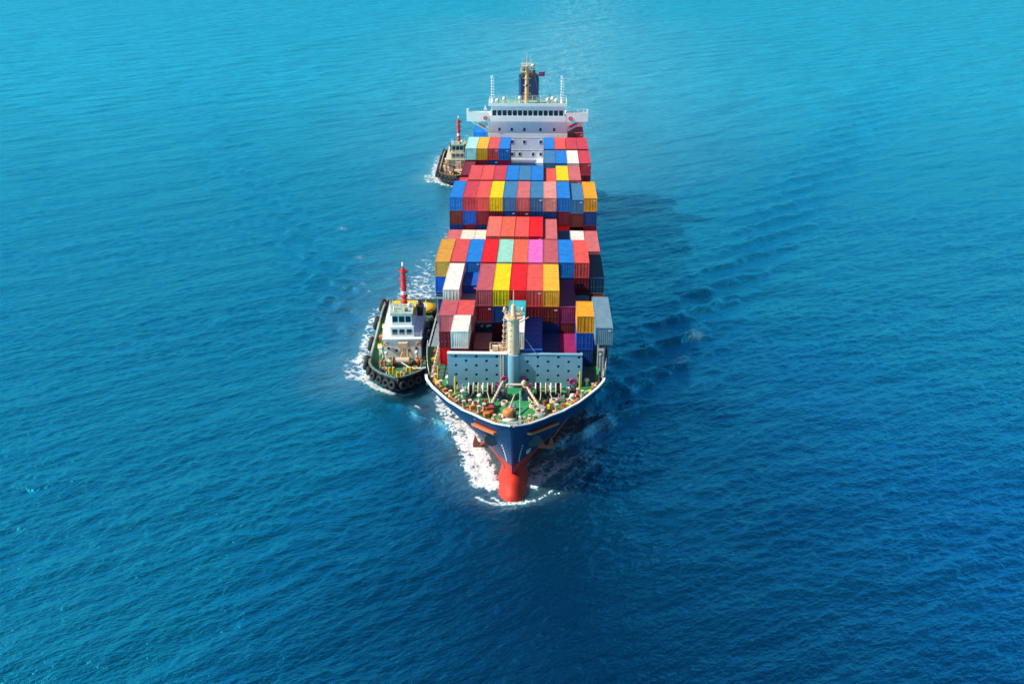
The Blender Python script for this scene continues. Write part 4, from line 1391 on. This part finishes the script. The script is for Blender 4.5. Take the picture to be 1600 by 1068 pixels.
def put(col, x, y0, z, length, label, skew=True):
    global n_cont
    door = jit.random() < .5
    o = bpy.data.objects.new('container', CM[length, door, 1 if jit.random() < .28 else 0])
    C.objects.link(o)
    L = L40 if length == 40 else L20
    o.location = (x + jit.uniform(-.025, .025), y0 + L / 2 + jit.uniform(-.05, .05), z)
    o.material_slots[0].link = 'OBJECT'
    o.material_slots[0].material = MATS['container ' + col]
    o['label'] = label; o['category'] = 'container'; o['group'] = 'containers stacked on the ship'
    n_cont += 1
    return o


def ordinal(c, cols):
    """which one from the left among the columns present"""
    k = sorted(cols).index(c)
    if k == 0: return 'leftmost'
    if k == len(cols) - 1: return 'rightmost'
    return ORD[k] + ' from left'


for bay, cols in ST.items():
    y0, zt, zh = BAYS[bay]
    H_ = CH + .02
    nt_ = int(round((zt - zh) / H_))
    full = {}
    for c, v in cols.items():
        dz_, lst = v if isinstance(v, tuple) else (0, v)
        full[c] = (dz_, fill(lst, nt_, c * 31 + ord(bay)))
    prev = {'C': 'B', 'D': 'C', 'E': 'D', 'F': 'E', 'G': 'F', 'H': 'G'}.get(bay)
    for c, (dz_, lst) in full.items():
        seen_top = False
        for t in range(nt_):
            col = lst[t]
            if col is None: continue
            ztop = zt - t * H_ + dz_
            is_top = not seen_top
            seen_top = True
            # keep what can be seen from here or a few steps aside
            vis = is_top or c in (0, 10)
            if not vis:
                for dc in (-1, 0, 1):                      # the bay in front is lower here
                    if prev is None: low_ = 0 if bay in 'BI' else 99
                    else:
                        pv = ST[prev].get(c + dc)
                        if pv is None: low_ = -99
                        else:
                            pl_ = pv[1] if isinstance(pv, tuple) else pv
                            k_ = next((i for i, q in enumerate(pl_) if q), 9)
                            low_ = BAYS[prev][1] - k_ * H_
                    if bay == 'I': low_ = 99
                    if ztop - .4 > low_: vis = True
                for dc in (-1, 1):                         # the neighbouring stack is lower
                    nb_ = full.get(c + dc)
                    if nb_ is None: vis = vis or t < 3
                    else:
                        k_ = next((i for i, q in enumerate(nb_[1]) if q), 9)
                        if k_ > t: vis = True
            if not vis: continue
            present = [q for q, (d2, l2) in full.items() if l2[t] is not None]
            lab = f"{PAL[col][1]} container, {ordinal(c, present)} in {TIER[t]} of {BAYNAME[bay]}"
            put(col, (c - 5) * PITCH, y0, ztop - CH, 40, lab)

# bay B column 2 and all of bay A mix twenty-foot boxes
yB = BAYS['B'][0]
put('royal', -7.5, yB + 5.6, 17.2 - CH, 20, 'bright blue short container sunk between the white and mauve long ones')
put('grey', -7.5, yB + .02, 15.87 - CH, 20, 'pale grey short container in front of the sunken blue one')
for k, (c1, c2) in enumerate((('navy', 'royal'), ('maroon', 'navy'), ('navy', 'maroon'))):
    z_ = 15.87 - CH - (k + 1) * (CH + .02) + (0 if k else 0)
    put(c1, -7.5, yB + .02, z_, 20, f"{PAL[c1][1]} short container {('directly', 'two places', 'three places')[k]} beneath the pale grey short one")
put('navy', -7.5, yB + 6.13, 17.2 - 2 * CH - .02, 20, 'navy blue short container directly beneath the sunken bright blue one')
yA = BAYS['A'][0]
yA2 = yA + 6.12
zA = [17.2 - CH - k * (CH + .02) for k in range(3)]
A = 'stack behind the light blue breakwater'
put('mauve', -10.0, yA2, zA[0], 20, 'dusty mauve short container on top at the left edge behind the breakwater')
put('maroon', -10.0, yA2, zA[1], 20, 'dark maroon short container under the mauve one at the left edge')
put('red', -10.0, yA2, zA[2], 20, 'bright red short container at the bottom left beside the breakwater')
put('salmon', -7.5, yA2, zA[0], 20, 'salmon red short container right behind the raised white short one')
put('maroon', -7.5, yA2, zA[1], 20, 'dark maroon short container beneath the salmon red one, mostly hidden')
put('white', -7.75, yA, zA[0], 20, 'white short container standing highest behind the left half of the breakwater')
put('maroon', -7.75, yA, zA[1], 20, 'dark maroon short container directly under the raised white short one')
put('maroon', -7.75, yA, zA[2], 20, 'dark maroon short container at the bottom under the raised white one')
put('teal', 0.0, yA2, zA[0], 20, 'turquoise short container behind the cream foremast')
put('navy', 0.0, yA2, zA[1], 20, 'navy blue short container under the turquoise one behind the foremast')
put('white', 0.0, yA, zA[0], 20, 'white short container half hidden behind the cream foremast')
put('navy', 0.0, yA, zA[1], 20, 'navy blue short container under the white one behind the foremast')
put('royal', 2.5, yA, zA[1], 40, 'royal blue long container right of the cream foremast')
put('navy', 2.5, yA, zA[2], 40, 'navy blue container under the royal blue one right of the foremast')
put('navy', 5.0, yA, zA[2], 40, 'low navy blue container between the royal blue and the magenta ones')
put('magenta', 7.5, yA, zA[2], 40, 'low magenta container left of the orange short one')
put('orange', 9.90, yA2, zA[0], 20, 'orange short container standing highest right behind the breakwater')
put('royal', 9.90, yA2, zA[1], 20, 'royal blue short container directly beneath the orange short one')
put('navy', 9.90, yA2, zA[2], 20, 'navy blue short container two places beneath the orange short one')
put('grey', 12.36, yA + 1.9, zA[0], 40, 'grey blue container raised on posts at the right edge behind the breakwater')
put('rosepink', -5.0, yA2, 9.36, 20, 'faded pink short container lying low behind the breakwater beside the dark gap')

# two deck floodlights in the dark gap
for x in (-5.35, -4.55):
    mb = MB().box((x, 139.35, 13.0), (.3, .3, .3), 0).lathe((x, 139.15, 13.0), [(.2, -.1), (.2, 0)], n=10, mi=1, axis='Y')
    mb.tube((x, 139.4, 9.3), (x, 139.4, 13.0), .06, n=5)
    mb.build('deck_lamp', [M['dark'], M['lens']], ship)

# ------------------------------------------------------------------ tugs (built at the origin, bow towards -Y, y = 0 at the stem)
TL, TB2 = 37.0, 5.35


def tb(y, z):
    t = max(0, y) / 9.5
    b = TB2 * (1 - (1 - min(1, t)) ** 2.6) if t < 1 else TB2
    if y > 30: b *= 1 - .12 * ((y - 30) / 7) ** 2
    if z < 1: b *= .93 if y > 4 else .86
    return max(b, .05)


def ttop(y): return float(np.interp(y, [0, 4, 10, 18, 37], [3.3, 3.1, 2.7, 2.45, 2.4]))


def make_tug():
    root = empty('tugboat', (0, 0, 0), 'near tugboat', 'tugboat', 'tugboats escorting the ship', off=(0, 0, 0))
    ys = [0, .25, .6, 1.1, 1.8, 2.7, 3.8, 5.2, 7, 9.5, 13, 18, 24, 30, 33, 35.5, TL]
    mb = MB()
    zl = [-1.5, 0, .8, 1.7]
    for sg in (-1, 1):
        V = []
        for y in ys:
            for z in zl: V.append((sg * tb(y, z) * (1 if z > 1 else .94), y + (1.7 - z) * 1.15 * max(0, 1 - y / 9), z))
            V.append((sg * tb(y, 3), y, ttop(y)))
        n = 5
        F = [(i * n + j, (i + 1) * n + j, (i + 1) * n + j + 1, i * n + j + 1) for i in range(len(ys) - 1) for j in range(4)]
        mb.add(V, F if sg > 0 else [f[::-1] for f in F], 0, True)
    b = tb(TL, 3)
    mb.add([(-b, TL, -1.5), (b, TL, -1.5), (b, TL, 2.4), (-b, TL, 2.4)], [(0, 1, 2, 3)])
    hull_ = mb.build('hull', M['tugblack'], root)
    # deck and bulwark
    mb = MB(); V = []
    for y in ys[1:]: V += [(-tb(y, 3) + .12, y, 1.75), (tb(y, 3) - .12, y, 1.75)]
    mb.add(V, [(2 * i, 2 * i + 1, 2 * i + 3, 2 * i + 2) for i in range(len(ys) - 2)])
    mb.build('deck', mat('worn tug deck', (0.03, 0.17, 0.085), .75, var=.4, scale=1.0, stain=(.11, .09, .06), stain_amt=.7), root)
    mb = MB()
    for sg in (-1, 1):
        V = []
        for y in ys[1:]:
            bb_ = tb(y, 3)
            V += [(sg * (bb_ + .1), y, ttop(y) - .1), (sg * (bb_ + .1), y, ttop(y) + .06), (sg * (bb_ - .3), y, ttop(y) + .06), (sg * (bb_ - .2), y, 1.75)]
        F = [(i * 4 + j, (i + 1) * 4 + j, (i + 1) * 4 + j + 1, i * 4 + j + 1) for i in range(len(ys) - 2) for j in range(3)]
        mb.add(V, F if sg > 0 else [f[::-1] for f in F])
    mb.bx(-4.6, 4.6, TL - .15, TL, 1.75, 2.5)
    mb.build('bulwark', M['tugbul'], root)
    # rubbing strake and tyre fenders
    mb = MB()
    for sg in (-1, 1):
        mb.path([(sg * (tb(y, 2) + .1), y, 1.6) for y in ys], .26, n=7)
    mb.build('rubbing_strake', M['black'], root)
    spots = []
    for y in (.5, 1.3, 2.4, 3.9, 5.8, 9.2, 17.0, 26.5, 35.2):
        for sg in (-1, 1): spots.append((sg, y))
    for sg, y in spots:
        bb_ = tb(y, 2); t_ = (tb(y + .4, 2) - tb(y - .3, 2)) / .7
        nrm = Vector((sg, -t_, .0)).normalized()
        big = .82 if y < 7 else 1.4
        c = Vector((sg * bb_, y, 1.9 if y > 7 else 2.0)) + nrm * (.5 if y > 7 else .33)
        MB().torus(c, .62 * big, .33 * big, nrm + Vector((0, 0, .25)), n=16, k=8).build('tyre_fender', M['black'], root)
    # deckhouse tiers
    W = M['white']
    h1 = MB().bx(-3.1, 3.1, 11.3, 27, 1.76, 5.1)
    h1.bx(-3.3, 3.3, 11.1, 27.2, 5.1, 5.22)
    dh = h1.build('deckhouse', W, root)
    DW = MB().tube((0, -.02, 0), (0, .05, 0), .24, n=10).mesh('porthole', [M['glass']])
    for x in (-2.3, -1.0, 1.0, 2.3):
        o = bpy.data.objects.new('porthole', DW); C.objects.link(o); o.parent = dh; o.location = (x, 11.28, 3.5 if abs(x) > 2 else 3.1)
    MB().bx(-.5, .5, 11.24, 11.297, 1.8, 3.7).build('door', M['cream'], dh)
    MB().bx(-1.95, 1.95, 11.9, 24, 5.22, 7.1).build('upper_house', W, root)
    uh = bpy.data.objects[-1] if False else [o for o in root.children if o.name.startswith('upper_house')][-1]
    for x in (-1.2, 0, 1.2):
        MB().bx(x - .42, x + .42, 11.82, 11.897, 5.75, 6.65).build('window', M['glass'], uh)
    wh = MB()
    wh.bx(-1.65, 1.65, 12.2, 16.6, 7.1, 7.75); wh.bx(-1.65, 1.65, 12.2, 16.6, 8.85, 9.15)
    for x in (-1.6, -.55, .55, 1.6):
        wh.bx(x - .09, x + .09, 12.2, 12.35, 7.75, 8.85)
    for sg in (-1, 1):
        for y in (13.6, 15.0, 16.5): wh.bx(sg * 1.56 - .09, sg * 1.56 + .09, y - .1, y + .1, 7.75, 8.85)
    wh.bx(-1.5, 1.5, 16.3, 16.58, 7.75, 8.85)
    who = wh.build('wheelhouse', W, root)
    for xa, xb in ((-1.5, -.65), (-.45, .45), (.65, 1.5)):
        MB().bx(xa, xb, 12.27, 12.3, 7.76, 8.84).build('window', M['glass'], who)
    for sg in (-1, 1):
        MB().bx(sg * 1.58 - .03, sg * 1.58 + .03, 12.4, 16.4, 7.76, 8.84).build('window', M['glass'], who)
    r = MB().bx(-1.85, 1.85, 12.0, 16.9, 9.15, 9.3)
    r.box((.75, 13.3, 9.55), (.5, .5, .5), 1); r.box((-.8, 14.2, 9.45), (.8, .5, .3), 0)
    r.tube((-.3, 15.6, 9.3), (-.3, 15.6, 10.4), .08, n=6); r.box((-.3, 15.6, 10.4), (1.3, .15, .12), 0); r.lathe((1.1, 15.4, 9.3), [(.2, 0), (.35, .2), (.35, .5), (.15, .7)], n=10, mi=2); r.tube((-1.2, 13, 9.3), (-1.2, 13, 10.3), .14, n=7, mi=2)
    ro = r.build('wheelhouse_roof', [mat('faded green roof', (.36, .46, .36), .6, var=.2, stain=RUST, stain_amt=.3), M['dark'], M['cap']], root)
    mb = MB(); railing([(-1.8, 12.1, 9.3), (0, 12.05, 9.3), (1.8, 12.1, 9.3), (1.8, 14.4, 9.3), (1.8, 16.8, 9.3)], .8, mb, rails=2); railing([(-1.8, 12.1, 9.3), (-1.8, 14.4, 9.3), (-1.8, 16.8, 9.3)], .8, mb, rails=2)
    mb.build('roof_rail', M['cap'], ro)
    # bridge deck with yellow aft part
    MB().bx(-2.0, 2.0, 17.0, 21.0, 7.1, 8.3).build('boat_deck', M['yellow'], root)
    mb = MB()
    railing([(-3.2, y, 5.22) for y in np.linspace(11.3, 27, 9)], 1.0, mb); railing([(3.2, y, 5.22) for y in np.linspace(11.3, 27, 9)], 1.0, mb)
    railing([(x, 11.2, 5.22) for x in np.linspace(-3.2, 3.2, 5)], 1.0, mb)
    mb.build('house_railing', M['cap'], root)
    # mast
    mb = MB().tube((.15, 17.2, 7.2), (.15, 17.2, 12.0), .52, .44, n=12)
    mb.tube((.15, 17.2, 12.0), (.15, 17.2, 15.4), .46, .34, n=12)
    for z in (10.6, 12.2, 13.8, 15.0): mb.torus((.15, 17.2, z), .56, .1, (0, 0, 1), n=12, k=5)
    mb.box((.15, 17.2, 13.3), (2.0, .15, .15)); mb.box((.15, 17.2, 14.9), (1.9, .15, .15)); mb.box((.7, 17.2, 14.9), (.4, .5, .5))
    mb.tube((.15, 17.2, 15.4), (.15, 17.2, 15.9), .2, .12, n=8)
    mb.tube((.15, 17.2, 10.9), (.15, 17.2, 11.5), .515, .5, n=12, mi=1)
    for q in (-1, 1): mb.tube((.15, 17.2, 10.2), (.15 + q * 1.5, 18.6, 7.2), .07, n=5)
    for z in np.arange(7.6, 15, .5): mb.box((.15, 16.62, z), (.5, .06, .06))
    mo = mb.build('mast', [M['redp'], M['cap']], root)
    MB().lathe((.15, 17.2, 15.9), [(.18, 0), (.2, .5), (.08, .7)], n=8).build('mast_lamp', M['cap'], mo)
    # funnels and dark casings on the starboard side
    for x in (-2.1, 2.3):
        mb = MB().prism([(x - .6, 21.5), (x + .6, 21.5), (x + .6, 24), (x - .6, 24)], 5.22, 7.0)
        mb.tube((x, 22.2, 7.0), (x, 22.6, 7.7), .3, n=10)
        mb.build('funnel', M['dark'], root)
    MB().box((3.9, 17, 2.6), (.8, 3.0, 1.7)).box((3.8, 22, 2.5), (.9, 2.0, 1.4)).build('side_locker', mat('tug locker grey', (.06, .08, .1), .6), root)
    # foredeck winch, bitts and ropes
    b_ = MB().box((0, 8.2, 2.1), (2.6, 1.8, .7))
    wi = b_.build('anchor_winch', M['dark'], root)
    MB().tube((-1.2, 8.0, 2.7), (1.2, 8.0, 2.7), .55, n=12).build('rope_drum', M['rope'], wi)
    for x in (-1.35, 1.35): MB().lathe((x, 8.0, 2.7), [(.3, -.1), (.85, -.08), (.85, .08), (.3, .1)], n=14, axis='X').build('drum_flange', M['orangep'], wi)
    for x, y in ((-1.4, 5.2), (1.4, 5.2), (0, 3.4), (-3.0, 8.0), (3.0, 8.0)):
        mb = MB().tube((x - .3, y, 1.75), (x - .3, y, 2.8), .2, n=8).tube((x + .3, y, 1.75), (x + .3, y, 2.8), .2, n=8).tube((x - .6, y, 2.4), (x + .6, y, 2.4), .12, n=8)
        mb.build('bitts', M['yellow'] if y < 6 else M['orangep'], root)
    mb = MB().tube((.9, 10.4, 1.75), (.9, 10.4, 5.0), .16, n=8).tube((-.5, 10.6, 1.75), (.9, 10.4, 5.0), .1, n=8).tube((2.0, 10.6, 1.75), (.9, 10.4, 5.0), .1, n=8)
    mb.box((.2, 10.5, 4.4), (1.6, .5, .9))
    mb.build('gantry', M['cream'], root)
    mb = MB().path([(0, 7.6, 2.6), (1.6, 5.6, 2.5), (3.6, 3.6, 3.3), (4.6, 3.2, 3.7)], .11)
    mb.build('tow_line', mat('pale green rope', (.45, .62, .50), .9, var=.2, scale=6), root)
    for x, y in ((-2.6, 6.2), (2.3, 6.6), (-1.9, 9.9), (2.6, 9.9)):
        mb = MB()
        for k in range(3): mb.torus((x, y, 1.85 + .15 * k), .5 - .05 * k, .1, (0, 0, 1), n=12, k=5)
        mb.build('rope_coil', M['rope'] if x < 0 else M['orangep'], root)
    # side passage clutter: lockers, rafts
    for k, (x, y) in enumerate(((-4.2, 15), (-4.3, 19), (4.4, 13.5), (-4.2, 24), (4.3, 27), (-3.9, 29))):
        MB().box((x, y, 2.15), (.6, 1.1, .8)).build('deck_locker', (M['yellow'], M['orangep'], M['cap'])[k % 3], root)
    for sg in (-1, 1):
        MB().lathe((sg * 2.55, 24.5, 5.75), [(.3, -.8), (.5, -.6), (.5, .6), (.3, .8)], n=12, axis='Y').build('life_raft', M['cap'], root)
    # rails, hoses, vents and spare fenders that clutter the side decks
    mb = MB()
    for sg in (-1, 1):
        railing([(sg * (tb(y, 3) - .25), y, ttop(y)) for y in np.linspace(10, 34, 13)], .75, mb, rails=2, r=.035)
    mb.build('bulwark_rail', M['cap'], root)
    for x, y, z in ((-3.9, 12.5, 1.75), (-3.95, 21.5, 1.75), (3.95, 19.5, 1.75), (3.9, 25.0, 1.75), (-2.6, 10.2, 1.75), (2.4, 10.3, 1.75)):
        MB().tube((x, y, z), (x, y, z + 1.3), .16, n=7).lathe((x, y, z + 1.2), [(.2, 0), (.34, .1), (.3, .35), (.1, .45)], n=8).build('ventilator', M['cap'], root)
    for y in (12.0, 17.0, 22.5, 28.0):
        MB().torus((4.55, y, 2.9), .6, .3, (1, 0, .6), n=14, k=7).build('spare_tyre', M['black'], root)
    for x, y in ((-1.8, 6.8), (.8, 4.4), (2.0, 8.9), (-3.1, 5.6), (3.3, 6.2), (-.9, 2.6)):
        MB().box((x, y, 2.0), (.7, .6, .5), 0, rz=x).tube((x, y, 2.2), (x, y, 2.6), .15, n=6).build('deck_gear', M['dark'] if x < 0 else M['grey'], root)
    for x0, y0, x1, y1 in ((-1.2, 7.6, -2.6, 3.6), (.4, 7.5, -.4, 2.2), (-3.6, 9.5, -3.7, 20)):
        MB().path([(x0 + (x1 - x0) * t + .3 * math.sin(t * 9), y0 + (y1 - y0) * t, 1.85) for t in np.linspace(0, 1, 9)], .08, n=5).build('deck_rope', M['rope'], root)
    for sg in (-1, 1):
        mb = MB().tube((sg * 1.2, 11.1, 5.22), (sg * 1.2, 10.95, 8.2), .05, n=5).tube((sg * 1.6, 11.1, 5.22), (sg * 1.6, 10.95, 8.2), .05, n=5)
        MB().torus((sg * 2.7, 11.05, 4.3), .32, .1, (0, 1, 0), n=12, k=5).build('lifebuoy', M['orangep'], root)
    # aft deck: yellow round cover over the towing winch, bitts
    mb = MB().lathe((2.6, 32.2, 2.2), [(2.0, 0), (2.1, .4), (1.85, .75), (1.1, 1.0), (.1, 1.08)], n=24)
    mb.build('winch_cover', M['yellow'], root)
    mb = MB().box((0, 28.6, 2.3), (4.4, .5, 1.1)).tube((-2.4, 28.6, 3.1), (2.4, 28.6, 3.1), .22, n=8)
    mb.build('tow_bar', M['grey'], root)
    return root


tug = make_tug()
tug.location = (TUG1['x'], TUG1['y'], 0.1); tug.rotation_euler = (0, 0, TUG1['rot'])
tug['label'] = 'nearer tugboat with tall red mast close alongside the left of the bow'
t2 = copy_tree(tug)
t2.location = (TUG2['x'], TUG2['y'], 0.1); t2.rotation_euler = (0, 0, TUG2['rot'])
DULL = {'white ship paint': mat('weathered cream paint', (.62, .54, .40), .6, var=.3, scale=1.2, streak=1, stain=RUST, stain_amt=.5),
        'black tug hull': mat('weathered dark hull', (.03, .022, .022), .6, var=.4, stain=RUST, stain_amt=.4),
        'grey green bulwark': mat('brown bulwark', (.13, .075, .05), .7, var=.4),
        'worn tug deck': mat('worn brown deck', (.16, .11, .06), .8, var=.4, stain=(.05, .1, .05), stain_amt=.6),
        'pale green deck paint': MATS['weathered cream paint'] if 'weathered cream paint' in MATS else None}


def recolour(o):
    for sl_ in o.material_slots:
        m_ = sl_.material
        if m_ and DULL.get(m_.name):
            sl_.link = 'OBJECT'; sl_.material = DULL[m_.name]
    for ch in o.children: recolour(ch)


recolour(t2)
t2['label'] = 'farther tugboat half hidden behind the containers at the left of the stern'
for o in bpy.data.objects:
    if '_off' in o.keys(): del o['_off']
print('containers', n_cont, 'objects', len(bpy.data.objects))
